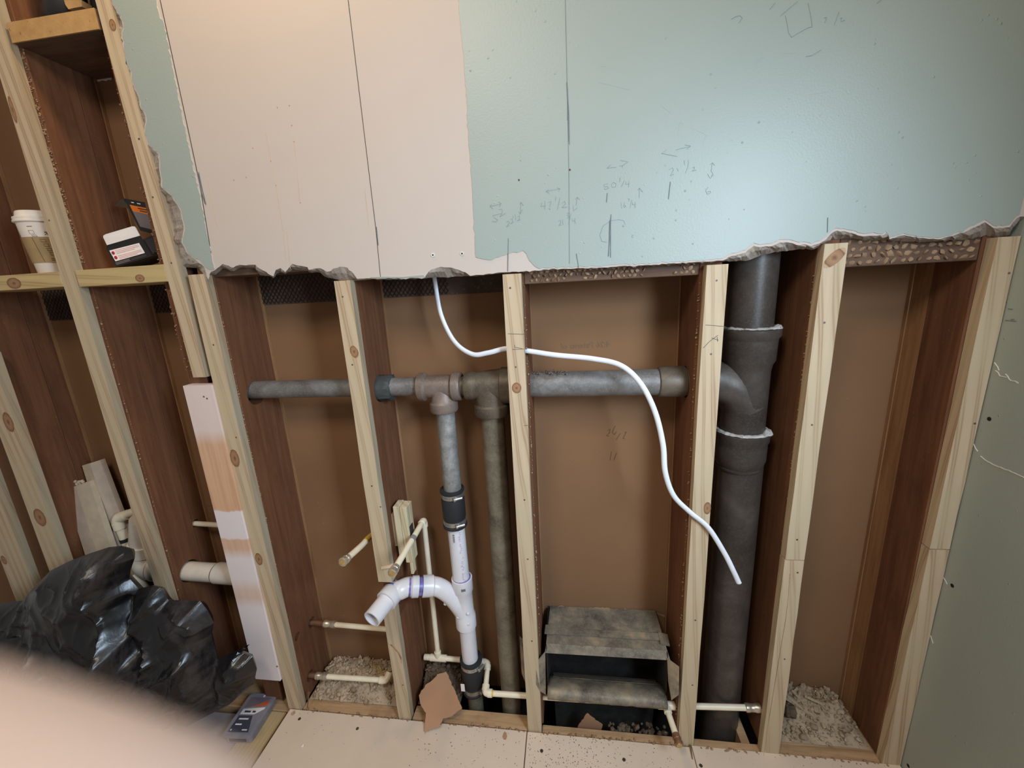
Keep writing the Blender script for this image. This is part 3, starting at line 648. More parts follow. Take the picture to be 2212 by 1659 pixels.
# rubber couplings -----------------------------------------------------
def rubber(label, xc, zt, zb, r, y=YP, clamps=(0.013, None), az=0.55, z2=None):
    t = thing('rubber_coupling', label, 'pipe coupling', (xc, y, zb), 'black rubber pipe couplings')
    L = zt-zb
    MB().lathe((xc, y, zt), (0, 0, -1), [(0, r-.006), (.0005, r+.003), (.005, r+.003), (.008, r), (.024, r-.0005), (.028, r+.0015), (L-.03, r+.0015), (L-.026, r-.0005), (L-.008, r), (L-.006, r+.003), (L, r+.003), (L+.0003, r-.006)], 36).build('rubber_sleeve', 'rubber', t, smooth=40)
    for zc in (zt-.016, zb+.016):
        MB().lathe((xc, y, zc+.0062), (0, 0, -1), [(0, r-.002), (.0003, r+.0012), (.0122, r+.0012), (.0125, r-.002)], 36).build('hose_clamp', 'steel', t, smooth=40)
        hc = t.children[-1] if False else [c for c in col.objects if c.name.startswith('hose_clamp')][-1]
        c = Vector((xc, y, zc)); d = Vector((math.sin(az), -math.cos(az), 0)); tn = Vector((math.cos(az), math.sin(az), 0))
        MB().lathe(c+d*(r+.0055)-tn*.008, tn, [(0, .0052), (.001, .0058), (.005, .0058), (.0055, .0044), (.024, .0044)], 12).build('clamp_screw', 'steel', hc, smooth=30)
        m2 = MB()
        for k in range(9):
            an = az-0.28-k*0.11; q = c+Vector((math.sin(an), -math.cos(an), 0))*(r+.0014); m2.tube([q+Vector((0, 0, .004)), q-Vector((0, 0, .004))], .0005, 4)
        m2.build('clamp_slots', 'fit_dark', hc)
    return t
rubber('black rubber coupling joining the blue-grey pipe to white plastic', -0.320, 0.722, 0.609, 0.0305)
rubber('dusty black rubber coupling near the floor hole', -0.311, 0.150, 0.030, 0.0315, az=1.0)
lb = thing('steel_pipe_stub', 'grey steel pipe rising from the floor hole into the lower rubber coupling', 'pipe', (-0.309, YP, -0.3))
lat('pipe', (-0.309, YP, 0.035), (0, 0, -1), [(0, .0235), (.36, .0235)], 'galv_dark', lb)
MB().box(-0.342, -0.330, 0.0548, 0.0552, 0.055, 0.083).build('paper_label', 'white', [o for o in col.objects if o.name == 'rubber_coupling.001'][0])
# white plastic drain --------------------------------------------------
pd = thing('plastic_drain', 'white plastic drain with sweep tee, elbow and open stub', 'pipe', (-0.315, YP, 0.10))
lat('pipe', (-0.319, YP, 0.625), (0.006, 0, -1), [(0, .0241), (.215, .0241)], 'plastic', pd)
wy = lat('sweep_tee', (-0.316, YP, 0.438), (0.003, 0, -1), [(0, .0250), (.0002, .0300), (.040, .0300), (.046, .0265), (.118, .0265), (.126, .0300), (.166, .0305), (.1665, .0250)], 'plastic', pd)
sw = spline([(-0.315, YP, 0.300), (-0.326, YP-.004, 0.335), (-0.350, YP-.012, 0.384), (-0.378, YP-.022, 0.418), (-0.404, YP-.030, 0.430)], 7)
MB().tube(sw, [.0262]*len(sw), 28).build('sweep_branch', 'plastic', wy, smooth=50)
d1 = Vector((-1, -0.40, 0.22)).normalized(); p1 = Vector((-0.392, YP-.027, 0.428))
MB().lathe(p1, d1, [(0, .0262), (.003, .0295), (.032, .0298), (.0325, .0248)], 30).build('sweep_hub', 'plastic', wy, smooth=40)
MB().lathe(p1+d1*.032, d1, [(0, .0252), (.012, .0252)], 30).build('primer_band', 'purple', pd, smooth=40)
eb = thing  # elbow
p2 = p1+d1*.043
el = MB().lathe(p2, d1, [(0, .0248), (.0003, .0294), (.018, .0294), (.0205, .0262), (.022, .026)], 30).build('elbow', 'plastic', pd, smooth=40)
p3 = p2+d1*.020
stub_end = P(803, 1338, -0.075); p4 = P(851, 1277, 0.012); d2 = (stub_end-p4).normalized(); stub_len = (stub_end-p4).length-.030
ar = spline([p3-d1*.004, p3+d1*.012, p3+d1*.026+d2*.010, p4, p4+d2*.006], 7)
MB().tube(ar, .0260, 28).build('elbow_bend', 'plastic', el, smooth=50)
p5 = p4
MB().lathe(p5, d2, [(0, .0262), (.004, .0296), (.034, .0300), (.0345, .0250)], 30).build('elbow_hub', 'plastic', el, smooth=40)
m_ = MB(); m_.lathe(p5+d2*.030, d2, [(0, .0240), (stub_len, .0240), (stub_len+.0003, .0206), (.01, .0206)], 30, cap=False); m_.build('open_stub', 'plastic', pd, smooth=35)
MB().lathe(p5+d2*.028, d2, [(0, .0206), (.004, .0206)], 24).build('stub_inside', 'plastic_old', pd)
# purple primer smears and lugs
MB().lathe(p3+d1*.002, d1, [(0, .0263), (.006, .0263)], 30).build('primer_band', 'purple', el, smooth=40)
MB().lathe((-0.3163, YP, 0.4392), (0.003, 0, -1), [(0, .0245), (.0006, .0262), (.0024, .0262)], 30).build('primer_band', 'purple', wy, smooth=40)
MB().lathe(p4-d2*.004, d2, [(0, .0264), (.006, .0266)], 30).build('primer_band', 'purple', el, smooth=40)
for (x, z) in ((-0.300, 0.336), (-0.331, 0.322), (-0.365, 0.366), (-0.302, 0.300)):
    MB().lathe((x, YP-.024, z), (0, -1, 0), [(0, .005), (.003, .0046), (.0042, .003)], 12).build('lug', 'plastic', wy, smooth=60)
lat('pipe', (-0.3135, YP, 0.280), (0, 0, -1), [(0, .0241), (.16, .0241)], 'plastic', pd)
# print on the pipe
def on_cyl(xc, y, r, an, z): return Vector((xc+math.sin(an)*r, y-math.cos(an)*r, z))
mb = MB()
for k in range(30):
    if random.random() < 0.12: continue
    z = 0.603-k*0.0062; a0 = 0.62+0.05*math.sin(k)
    for q in range(random.choice((2, 2, 3))):
        a = a0+random.uniform(-.12, .12); hz = random.uniform(.001, .0026)
        pts = [on_cyl(-0.319+.006*(0.625-z), YP, .0243, a+(-.10+.2*t), z+hz*(1 if q % 2 else -1)*(1 if t < .5 else .2)) for t in (0, .33, .66, 1)]
        mb.tube(pts, .00035, 4)
mb.build('printed_line', plain('pipe_print', (176, 130, 170), .5), pd)
mb = MB()
for k in range(15):
    z = 0.595-k*0.0018-(.0009 if k % 3 else 0); mb.tube([on_cyl(-0.319, YP, .0243, -0.16+.10*t, z) for t in (0, 1, 2)], random.choice((.0003, .0005)), 4)
for k in range(9):
    z = 0.592-k*0.0034; mb.tube([on_cyl(-0.319, YP, .0243, -0.28, z), on_cyl(-0.319, YP, .0243, -0.23, z-.001)], .0003, 4)
for k in range(7):
    mb.tube([on_cyl(-0.316, YP, .0303, 0.15+k*.06, 0.421), on_cyl(-0.316, YP, .0303, 0.17+k*.06, 0.413)], .0006, 4)
mb.build('printed_code', 'ink', pd)
# cast iron stack ------------------------------------------------------
st = thing('cast_iron_stack', 'dark cast iron soil stack with two hub joints', 'pipe', (0.418, 0.095, -0.4))
YS, XS = 0.095, 0.416
lat('upper_pipe', (XS-.004, YS, 1.6), (0, 0, -1), [(0, .050), (.50, .050)], 'iron', st, 40)
tee = lat('stack_tee', (XS, YS, 1.132), (0, 0, -1), [(0, .051), (.0003, .060), (.003, .0635), (.018, .0635), (.024, .0585), (.028, .058), (.074, .057), (.084, .052), (.10, .0495), (.30, .0490)], 'iron', st, 40, 45)
br = spline([(0.29, YS-.003, 1.012), (0.325, YS-.003, 1.012), (0.36, YS, 1.005), (0.395, YS, 0.985), (XS+.002, YS, 0.94)], 8)
MB().tube(br, [.046+.004*i/len(br) for i in range(len(br))], 30).build('tee_branch', 'iron', tee, smooth=50)
lat('lower_hub', (XS, YS, 0.885), (0, 0, -1), [(0, .050), (.0003, .058), (.004, .0615), (.022, .0605), (.030, .057), (.038, .0575), (.072, .0570), (.083, .0535), (.090, .0510), (.091, .0525), (.096, .0525), (.098, .0505)], 'iron', st, 40, 45)
lat('lower_pipe', (XS+.004, YS, 0.80), (0, 0, -1), [(0, .0500), (1.2, .0500)], 'iron', st, 40)
for (zc, lump) in ((1.1325, 0.6), (0.8855, 1.0)):
    m_ = MB(); K = 72; prof_ = [(-.007, -.003), (-.0075, .0015), (-.002, .0042), (.004, .0032), (.0075, -.001)]
    for k in range(K):
        an = 2*math.pi*k/K; e_ = 0.75+0.55*noise.noise(Vector((k*.45, zc*9, 0)))+(1.6*lump*math.exp(-((an-1.05)/.30)**2))
        e_ = max(.25, e_)
        for (dr, dz) in prof_:
            jx = noise.noise(Vector((k*1.3, dr*900, zc)))*.0016
            m_.v.append((XS+math.sin(an)*(.0545+dr*(0.6+.4*e_)+jx), YS-math.cos(an)*(.0545+dr*(0.6+.4*e_)+jx), zc+dz*e_+jx))
    q_ = len(prof_)
    for k in range(K):
        for i_ in range(q_-1): m_.f.append((k*q_+i_, ((k+1) % K)*q_+i_, ((k+1) % K)*q_+i_+1, k*q_+i_+1)); m_.mi.append(0)
    m_.build('lead_joint', 'lead', st, smooth=30)
# cream water lines ----------------------------------------------------
RC = 0.0079
def pipe_m(pts, r=RC): return MB().tube(pts, r, 16)
def cap_(par, p, d, mat='brass'):
    d = Vector(d).normalized()
    MB().lathe(Vector(p)-d*.004, d, [(0, RC+.0008), (.0005, .0098), (.007, .0098), (.008, .0106), (.011, .0106), (.012, .0098), (.018, .0098), (.019, .0112), (.024, .0112), (.0245, .0085), (.026, .0080)], 20).build('pipe_cap', mat, par, smooth=35)
    MB().lathe(Vector(p)+d*.0215, d, [(0, .0080), (.0012, .0078)], 16).build('cap_end', 'capend', par)
# stub in front of the capped bay
s1 = thing('capped_supply_stub', 'cream supply stub with a metal cap sticking out left of the notched strip', 'pipe', (-0.56, 0.0, 0.6), 'capped cream supply stubs')
pipe_m(spline([(-0.545, 0.150, 0.560), (-0.560, 0.10, 0.572), (-0.566, 0.06, 0.580), (-0.560, 0.0, 0.593), (-0.555, -0.072, 0.611)], 6)).build('pipe', 'cream', s1, smooth=50)
MB().tube(spline([(-0.546, 0.148, 0.5605), (-0.560, 0.10, 0.572), (-0.566, 0.06, 0.580), (-0.5625, 0.025, 0.5875)], 6), RC+.0003, 16).build('solvent_stain', 'cream_y', s1, smooth=50)
cap_(s1, (-0.5545, -0.078, 0.6125), (0.01, -1, 0.24))
# long line: stub, riser, tee, jog, run to the stack bay
s2 = thing('cream_supply_line', 'cream supply line running from the capped stub down and along the floor', 'pipe', (-0.43, 0.12, 0.0))
pipe_m([(-0.427, 0.118, 0.598), (-0.424, 0.03, 0.601), (-0.418, -0.096, 0.610)]).build('pipe', 'cream', s2, smooth=50)
cap_(s2, (-0.4177, -0.102, 0.6105), (0.02, -1, 0.07))
MB().lathe((-0.4243, 0.034, 0.601), (0.03, -1, 0.04), [(0, .0086), (.018, .0086)], 16).build('dark_band', 'greyplastic', s2, smooth=40)
def elbow(par, c, a, b, mat='cream', r=.0106, L=.021):
    c = Vector(c); a = Vector(a).normalized(); b = Vector(b).normalized()
    e = MB(); e.tube(spline([c+a*L*.55, c+a*.004+b*.002, c+a*.002+b*.004, c+b*L*.55], 5), r*.96, 16)
    e.lathe(c+a*L*.4, a, [(0, r), (L*.6, r), (L*.6+.0002, RC)], 16); e.lathe(c+b*L*.4, b, [(0, r), (L*.6, r), (L*.6+.0002, RC)], 16)
    return e.build('elbow', mat, par, smooth=45)
elbow(s2, (-0.4275, 0.124, 0.597), (0.02, -1, 0.03), (0, 0, -1))
pipe_m([(-0.4275, 0.124, 0.590), (-0.430, 0.120, 0.115)]).build('pipe', 'cream', s2, smooth=50)
e = MB(); e.lathe((-0.455, 0.118, 0.104), (1, 0, 0), [(0, .0108), (.052, .0108)], 16); e.lathe((-0.430, 0.119, 0.106), (0, 0, 1), [(0, .0106), (.022, .0106)], 16); e.build('tee', 'cream', s2, smooth=40)
MB().lathe((-0.476, 0.118, 0.104), (1, 0, 0), [(0, .0085), (.001, .0092), (.022, .0092)], 16).build('plug', 'cream', s2, smooth=40)
pipe_m([(-0.404, 0.118, 0.104), (-0.285, 0.120, 0.100)]).build('pipe', 'cream', s2, smooth=50)
elbow(s2, (-0.268, 0.120, 0.098), (-1, 0, 0), (0.05, -0.95, -0.2), 'cream')
pipe_m([(-0.268, 0.120, 0.098), (-0.262, 0.040, 0.081)]).build('pipe', 'cream', s2, smooth=50)
elbow(s2, (-0.262, 0.036, 0.080), (-0.05, .95, .2), (1, 0, 0.02), 'cream', .0112)
MB().lathe((-0.2425, 0.036, 0.0804), (1, 0, 0.02), [(0, .0086), (.006, .0086)], 16).build('solvent_stain', 'cream_y', s2, smooth=40)
pipe_m([(-0.25, 0.036, 0.080), (0.245, 0.034, 0.092)]).build('pipe', 'cream', s2, smooth=50)
e = MB(); e.lathe((0.231, 0.034, 0.0915), (1, 0, 0.02), [(0, .0108), (.046, .0108)], 16); e.lathe((0.2545, 0.034, 0.092), (0.05, -1, -.1), [(0, .0106), (.020, .0106)], 16); e.build('tee', 'cream', s2, smooth=40)
pipe_m([(0.270, 0.034, 0.0925), (0.487, 0.034, 0.108)]).build('pipe', 'cream', s2, smooth=50)
MB().lathe((0.460, 0.034, 0.106), (1, 0, 0.07), [(0, .0095), (.002, .0112), (.010, .0112), (.012, .0102), (.024, .0102), (.026, .0115), (.038, .0115)], 18).build('metal_coupling', 'brass', s2, smooth=35)
pipe_m([(0.2545, 0.022, 0.091), (0.262, -0.034, 0.085)]).build('pipe', 'cream', s2, smooth=50)
cap_(s2, (0.2628, -0.040, 0.0843), (0.13, -1, -0.10), 'copper')
# supply pieces in the capped bay
def coupled(label, xa, xb, xc, y, z, dz, elb):
    t = thing('coupled_supply_pipe', label, 'pipe', (xb, y, z), 'supply pipes with metal couplings')
    pipe_m([(xa, y, z+.001), (xb, y, z)], .0082).build('copper_pipe', 'copper', t, smooth=50)
    MB().lathe((xb-.004, y, z), (1, 0, dz), [(0, .0095), (.001, .0112), (.012, .0112), (.014, .0100), (.026, .0100), (.028, .0118), (.040, .0118), (.041, .009)], 18).build('metal_coupling', 'brass', t, smooth=35)
    pipe_m([(xb+.03, y, z+dz*.03), (xc, y, z+dz*(xc-xb))]).build('pipe', 'cream', t, smooth=50)
    MB().lathe((xc-.008, y, z+dz*(xc-xb-.008)), (1, 0, dz), [(0, RC+.0004), (.005, RC+.0004)], 16).build('solvent_stain', 'cream_y', t, smooth=40)
    if elb: elbow(t, (xc+.012, y, z+dz*(xc-xb)), (-1, 0, 0), (0.2, .9, .5), 'cream', .0112)
    return t
coupled('brown copper stub coupled to cream pipe behind the open white stub', -0.90, -0.800, -0.545, 0.115, 0.213, -0.03, False)
coupled('copper stub coupled to cream pipe lying just over the grey rubble', -0.90, -0.822, -0.598, 0.062, 0.060, 0.02, True)
# pieces in the bays to the left
s5 = thing('cream_pipe_length', 'thin cream pipe crossing behind the primed board', 'pipe', (-1.1, 0.128, 0.562))
pipe_m([(-1.26, 0.128, 0.563), (-0.985, 0.128, 0.553)]).build('pipe', 'cream', s5, smooth=50)
s6 = thing('plastic_waste_pipe', 'short thick white waste pipe poking out beside the primed board', 'pipe', (-1.1, 0.07, 0.43))
lat('pipe', (-1.26, 0.07, 0.430), (1, 0, -0.02), [(0, .0285), (.16, .0285)], 'plastic_old', s6)
lat('pipe_hub', (-1.100, 0.07, 0.427), (1, 0, -0.02), [(0, .0287), (.002, .0315), (.11, .0320)], 'plastic_old', s6)
lat('primer_band', (-1.103, 0.07, 0.427), (1, 0, -0.02), [(0, .0289), (.003, .0289)], plain('brown_primer', (130, 70, 60), .5), s6)
s7 = thing('plastic_waste_fitting', 'cream waste bend behind the tall strip, above the bag', 'pipe', (-1.36, 0.09, 0.40))
MB().tube(spline([(-1.335, 0.09, 0.60), (-1.352, 0.09, 0.55), (-1.366, 0.088, 0.50), (-1.372, 0.085, 0.45), (-1.345, 0.08, 0.425), (-1.26, 0.075, 0.432)], 6), .036, 28).build('bend', 'plastic_old', s7, smooth=50)
lat('bend_hub', (-1.330, 0.078, 0.428), (1, 0, 0.05), [(0, .036), (.002, .040), (.06, .040)], 'plastic_old', s7)
lat('primer_band', (-1.334, 0.078, 0.427), (1, 0, 0.05), [(0, .0368), (.004, .0368)], plain('rust_primer', (168, 96, 60), .5), s7)
lat('bend_hub', (-1.361, 0.088, 0.515), (-.25, 0, -1), [(0, .036), (.002, .040), (.04, .040)], 'plastic_old', s7)
s8 = thing('cream_supply_bend', 'small cream supply elbow rising beside the leaning trim offcuts', 'pipe', (-1.44, 0.10, 0.55))
elbow(s8, (-1.452, 0.10, 0.590), (0.9, .25, .25), (0.08, 0, -1), 'cream', .0165, .036)
MB().tube([(-1.452, 0.10, 0.590), (-1.440, 0.10, 0.46)], .0128, 16).build('pipe', 'cream', s8, smooth=50)
MB().tube([(-1.445, 0.10, 0.595), (-1.39, 0.115, 0.61)], .0128, 16).build('pipe', 'cream', s8, smooth=50)
MB().lathe((-1.4455, 0.10, 0.518), (0.08, 0, -1), [(0, .0138), (.012, .0138)], 16).build('black_band', 'rubber', s8, smooth=40)
MB().tube([(-1.41, 0.07, 0.40), (-1.33, 0.05, 0.33)], .0125, 16).build('pipe', 'cream', s8, smooth=50)
# black pipes at the far left and the top left corner
s9 = thing('black_pipe_coupling', 'black pipe coupling cut by the left picture edge below the cup shelf', 'pipe', (-1.66, 0.08, 1.12))
lat('coupling', (-1.82, 0.08, 1.122), (1, 0, 0), [(0, .030), (.13, .030), (.132, .036), (.185, .036), (.19, .030)], 'blackpipe', s9)
s10 = thing('black_drain_bend', 'black drain bend above the plaster-crusted block', 'pipe', (-1.1, 0.09, 1.90))
MB().tube(spline([(-1.158, 0.12, 1.975), (-1.152, 0.09, 1.918), (-1.126, 0.07, 1.906), (-1.098, 0.06, 1.925), (-1.088, 0.06, 2.02)], 6), .035, 26).build('bend', 'blackpipe', s10, smooth=50)
MB().tube([(-1.045, 0.115, 2.05), (-1.045, 0.115, 1.90)], .036, 24).build('pipe', 'blackpipe', s10, smooth=50)
mb = MB(); mb.prism([P(138, 0, .03), P(176, 0, .03), P(177, 14, .03), P(160, 17, .03), P(148, 20, .03), P(141, 10, .03)], (0, .02, 0)); tag(mb.build('plaster_lump', 'key_yellow'), 'pale torn plaster lump above the crusted block', 'plaster')
# shims behind the strip
sh = thing('shim_packer', 'pair of pale wooden shims wedged behind the capped cream stub', 'shim', (-0.46, 0.05, 0.5))
def shim(x0, x1, z0, z1, y0, y1, k=0.0):
    m_ = MB(); m_.hexa([(x0, y0, z0), (x1, y0, z0), (x1+k, y0, z1), (x0+k, y0, z1), (x0, y1, z0), (x1, y1, z0), (x1+k, y1, z1), (x0+k, y1, z1)]); return m_.build('shim', 'shim', sh, bevel=.0008)
shim(-0.476, -0.459, 0.530, 0.688, 0.040, 0.078); shim(-0.458, -0.438, 0.515, 0.686, 0.040, 0.078)
shim(-0.448, -0.440, 0.478, 0.5145, 0.040, 0.062)
mb = MB(); mb.box(-0.4385, -0.436, 0.045, 0.066, 0.590, 0.625); mb.build('strap', 'rubber', sh)
mb = MB(); mb.box(-0.489, -0.476, 0.050, 0.075, 0.56, 0.66); mb.build('packing_block', 'shim', sh)

# ================================================================== CABLE
cp = [(936, 575, .10), (940, 610, .09), (953, 680, .08), (982, 738, .06), (1020, 765, .045), (1055, 762, .035), (1095, 753, .028), (1140, 758, .028), (1200, 767, .02), (1280, 775, .012), (1342, 790, .0), (1385, 830, -.010),
      (1415, 890, -.014), (1432, 960, -.016), (1437, 1020, -.016), (1455, 1070, -.014), (1490, 1106, -.010), (1530, 1140, -.010), (1565, 1195, -.012), (1585, 1235, -.014), (1596, 1259, -.014)]
cpts = spline([P(*q) for q in cp], 8)
cb = MB().tube(cpts, .0062, 14, flat=0.72, up=(0.3, 0, 1)).build('electrical_cable', 'cable', smooth=60)
tag(cb, 'white flat cable hanging down across the bays in front of the stack', 'cable')
q = cpts[-1]; dd = (cpts[-1]-cpts[-2]).normalized(); MB().tube([q, q+dd*.006], .0012, 8).build('bare_wire', 'copper', cb)
for s_ in (studs[5],):   # drill the stud the cable passes through
    for c in list(s_.children):
        if c.name.startswith('timber'): cut(c, [MB().tube([P(1075, 757, .032), P(1160, 760, .026)], .012, 12)])

# ================================================================== FLOOR DUCT
du = thing('floor_duct', 'dusty sheet metal register boot open between two strips', 'duct', (0.085, 0.1, 0.0))
xa, xb_ = -0.074, 0.250
def sheet(name, loop, off, mat='duct', par=du):
    m_ = MB(); m_.prism([Vector(q) for q in loop], off); return m_.build(name, mat, par)
tp = sheet('top_sheet', [(xa, 0.030, 0.279), (xb_, 0.030, 0.281), (xb_-.002, 0.172, 0.279), (xa+.006, 0.172, 0.276)], (0, 0, -.0012))
sheet('seam_cleat', [(xa+.008, 0.062, 0.2805), (xb_-.012, 0.060, 0.2825), (xb_-.012, 0.082, 0.2825), (xa+.008, 0.084, 0.2805)], (0, 0, .003), 'duct', tp)
sheet('seam_tab', [(xa-.006, 0.060, 0.281), (xa+.016, 0.058, 0.283), (xa+.017, 0.088, 0.283), (xa-.004, 0.090, 0.281)], (0, 0, .004), 'duct', tp)
sheet('seam_tab', [(xb_-.014, 0.048, 0.283), (xb_+.010, 0.046, 0.280), (xb_+.012, 0.082, 0.280), (xb_-.012, 0.086, 0.283)], (0, 0, .004), 'duct', tp)
sheet('front_lip', [(xa, 0.030, 0.280), (xb_, 0.030, 0.282), (xb_+.006, 0.020, 0.262), (xa-.004, 0.020, 0.258)], (0, .0012, 0))
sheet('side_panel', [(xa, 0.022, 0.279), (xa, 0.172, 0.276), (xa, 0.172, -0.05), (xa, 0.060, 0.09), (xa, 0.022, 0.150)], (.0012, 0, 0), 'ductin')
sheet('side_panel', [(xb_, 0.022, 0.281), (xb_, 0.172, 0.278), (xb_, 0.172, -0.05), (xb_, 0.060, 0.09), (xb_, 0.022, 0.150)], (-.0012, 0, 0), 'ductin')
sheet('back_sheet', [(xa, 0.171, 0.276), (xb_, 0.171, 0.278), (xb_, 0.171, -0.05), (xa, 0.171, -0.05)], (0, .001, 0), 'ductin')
# curved bottom lip
m_ = MB(); vs = []; prof = [(0.150, 0.03), (0.100, 0.092), (0.070, 0.120), (0.040, 0.136), (0.018, 0.143), (0.006, 0.140), (0.000, 0.132), (0.000, 0.122), (0.004, 0.114)]
nn = 24
for k in range(nn+1):
    x = xa+(xb_-xa)*k/nn; j = noise.noise(Vector((k*.8, 0, 5)))*.0022
    for (y, z) in prof: vs.append((x, y+j*.5, z+j))
L_ = len(prof); m_.add(vs, [(k*L_+i, (k+1)*L_+i, (k+1)*L_+i+1, k*L_+i+1) for k in range(nn) for i in range(L_-1)])
o = m_.build('bottom_lip', 'duct', du, smooth=60); sm = o.modifiers.new('s', 'SOLIDIFY'); sm.thickness = .0014
sheet('bottom_ridge', [(xa+.014, 0.062, 0.1275), (xb_-.012, 0.062, 0.1275), (xb_-.012, 0.100, 0.094), (xa+.014, 0.100, 0.094)], (0, 0, .0018), 'duct')
# bent side flanges
sheet('side_flange', [P(1157, 1432, .002), P(1178, 1406, .018), P(1179, 1500, .012), P(1166, 1492, .0), P(1159, 1478, -.001)], (0, -.0012, 0))
sheet('side_flange', [P(1441, 1421, .018), P(1467, 1440, -.002), P(1466, 1500, -.004), P(1450, 1512, .002), P(1443, 1470, .012)], (0, -.0012, 0))
sheet('side_flange', [P(1122, 1374, .06), P(1140, 1392, .05), P(1143, 1485, .05), P(1137, 1480, .05), P(1127, 1455, .055)], (0, .0012, 0))
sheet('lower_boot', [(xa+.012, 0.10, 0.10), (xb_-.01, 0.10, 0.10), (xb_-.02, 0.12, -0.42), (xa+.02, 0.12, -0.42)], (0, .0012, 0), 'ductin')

# ================================================================== PAPER SHARDS AND CRUMBS
def shard(label, pts, th, name='paper_shard', mat='shard', par=None):
    m_ = MB(); m_.prism(pts, th); o = m_.build(name, mat, par); return tag(o, label, 'paper scrap', 'torn brown paper scraps')
a = rough_line([(905, 1503), (922, 1478), (934, 1470), (944, 1458), (963, 1452), (972, 1470), (985, 1500), (998, 1531), (990, 1535), (975, 1548), (957, 1552), (950, 1570), (935, 1574), (920, 1580), (917, 1587), (920, 1540), (908, 1520)], 0.7, 5)
sA = PZ(920, 1584, .003); sB = P(963, 1452, .085); sn = Vector((1, 0.12, 0)).cross(sB-sA).normalized()
def lean(q):  # a flat scrap leaning back from the floor board edge into the bay
    v = C_R*((q[0]-CX)/F_PX) - C_U*((q[1]-CY)/F_PX) + C_F
    return CAM + v*((sA-CAM).dot(sn)/v.dot(sn))
shard('torn brown paper propped against the rubble below the drain', [lean(q) for q in a], (0.0, 0.0012, 0.0008))
a = rough_line([(1241, 1582), (1255, 1560), (1268, 1541), (1285, 1553), (1302, 1566), (1297, 1584), (1270, 1586)], 0.7, 4)
shard('brown paper corner sticking up in the hole below the duct', [P(q[0], q[1], .045) for q in a], (0, .0012, 0))
a = rough_line([(1336, 1588), (1344, 1570), (1356, 1576), (1366, 1586), (1374, 1596), (1350, 1594)], 0.7, 4)
shard('smaller brown scrap beside the capped floor stub hole', [P(q[0], q[1], .04) for q in a], (0, .0012, 0))
mb = MB()
for _ in range(70):
    mb.rock((random.uniform(0.10, 0.262), random.uniform(0.026, 0.06), -0.01+random.uniform(-.02, .004)), random.uniform(.003, .009))
tag(mb.build('rubble', 'rubble_dark'), 'crumbled rubble at the edge of the hole below the duct', 'rubble', None, 'stuff')
def flake(px, py, r, mat, label, cat='flake'):
    c = PZ(px, py, 0.0); m_ = MB(); pts = []
    for k in range(7):
        an = 2*math.pi*k/7+random.uniform(-.2, .2); pts.append((c.x+math.cos(an)*r*random.uniform(.6, 1.2), c.y+math.sin(an)*r*1.5*random.uniform(.6, 1.2), 0.0004+random.uniform(0, .002)))
    m_.prism(pts, (0, 0, .0015)); return tag(m_.build('wood_flake', mat), label, cat)
flake(1091, 1591, .007, 'shard', 'red-brown wood flake lying by the floor seam')
flake(654, 1613, .0045, 'white', 'small white chip on the tan floor near the sleeper')
flake(634, 1541, .005, 'rubble', 'grey plaster crumb at the corner of the tan floor')
mb = MB()
def specks(n_, x0, x1, y0, y1, r):
    for _ in range(n_):
        x = random.uniform(x0, x1); y = random.uniform(y0, y1); mb.rock((x, y, .0006), random.uniform(.4, 1.0)*r, 0, (1, 1.3, .4))
specks(230, -0.13, 0.06, -0.12, -0.006, .0016); specks(140, 0.0, 0.27, -0.12, -0.006, .0015); specks(90, -0.45, -0.14, -0.12, -0.008, .0017); specks(40, 0.33, 0.8, -0.06, 0.0, .0012); specks(30, -0.85, -0.4, -0.14, -0.01, .0011)
tag(mb.build('wood_crumbs', 'fit'), 'tiny rust-brown crumbs scattered over the tan floor', 'crumbs', None, 'stuff')
mb = MB()
for _ in range(260):
    x = random.uniform(-0.84, 0.80); mb.rock((x, random.uniform(-.006, .004), random.uniform(-.004, .002)), random.uniform(.0012, .0042))
tag(mb.build('plaster_crumbs', 'key'), 'pale crumbs along the back edge of the tan floor', 'crumbs', None, 'stuff')

# nails, dusty valve, resin streaks
def cut_nail(label, a, b):
    m_ = MB(); m_.tube([a, b], [.0022, .0010], 6); m_.lathe(a, (a-b), [(0, .0035), (.0015, .0035)], 8); return tag(m_.build('bent_nail', 'fit_dark'), label, 'nail')
cut_nail('dark nail lying in the floor seam below the strip by the stack', PZ(1491, 1612, .003), PZ(1496, 1640, .003))
cut_nail('rusty nail standing at the foot of the knotty strip', P(667, 1497, .008), P(664, 1532, .006))
dv = thing('dusty_pipe_elbow', 'dust-covered pipe elbow half buried in the rubble by the green wall', 'pipe', (0.6, 0.1, 0.03))
MB().tube([(0.545, 0.095, 0.042), (0.595, 0.092, 0.040)], .011, 14).build('pipe', 'rubble_dark', dv, smooth=50)
MB().lathe((0.592, 0.092, 0.040), (1, -.2, 0), [(0, .014), (.003, .018), (.010, .018), (.012, .014), (.018, .016), (.026, .016), (.028, .010)], 10).build('union_nut', 'rubble_dark', dv, smooth=30)
MB().tube([(0.615, 0.125, 0.03), (0.592, 0.150, 0.10)], .007, 12).build('handle', 'rubble_dark', dv, smooth=50)
strips = {o['label']: o for o in col.objects if o.name.startswith('furring_strip')}
def streak(key, pts, r, mat):
    par = [o for k, o in strips.items() if k.startswith(key)][0]; m_ = MB(); m_.tube([P(x, y, .0003) for x, y in pts], r, 5, flat=0.5); m_.build('grain_streak', mat, par)
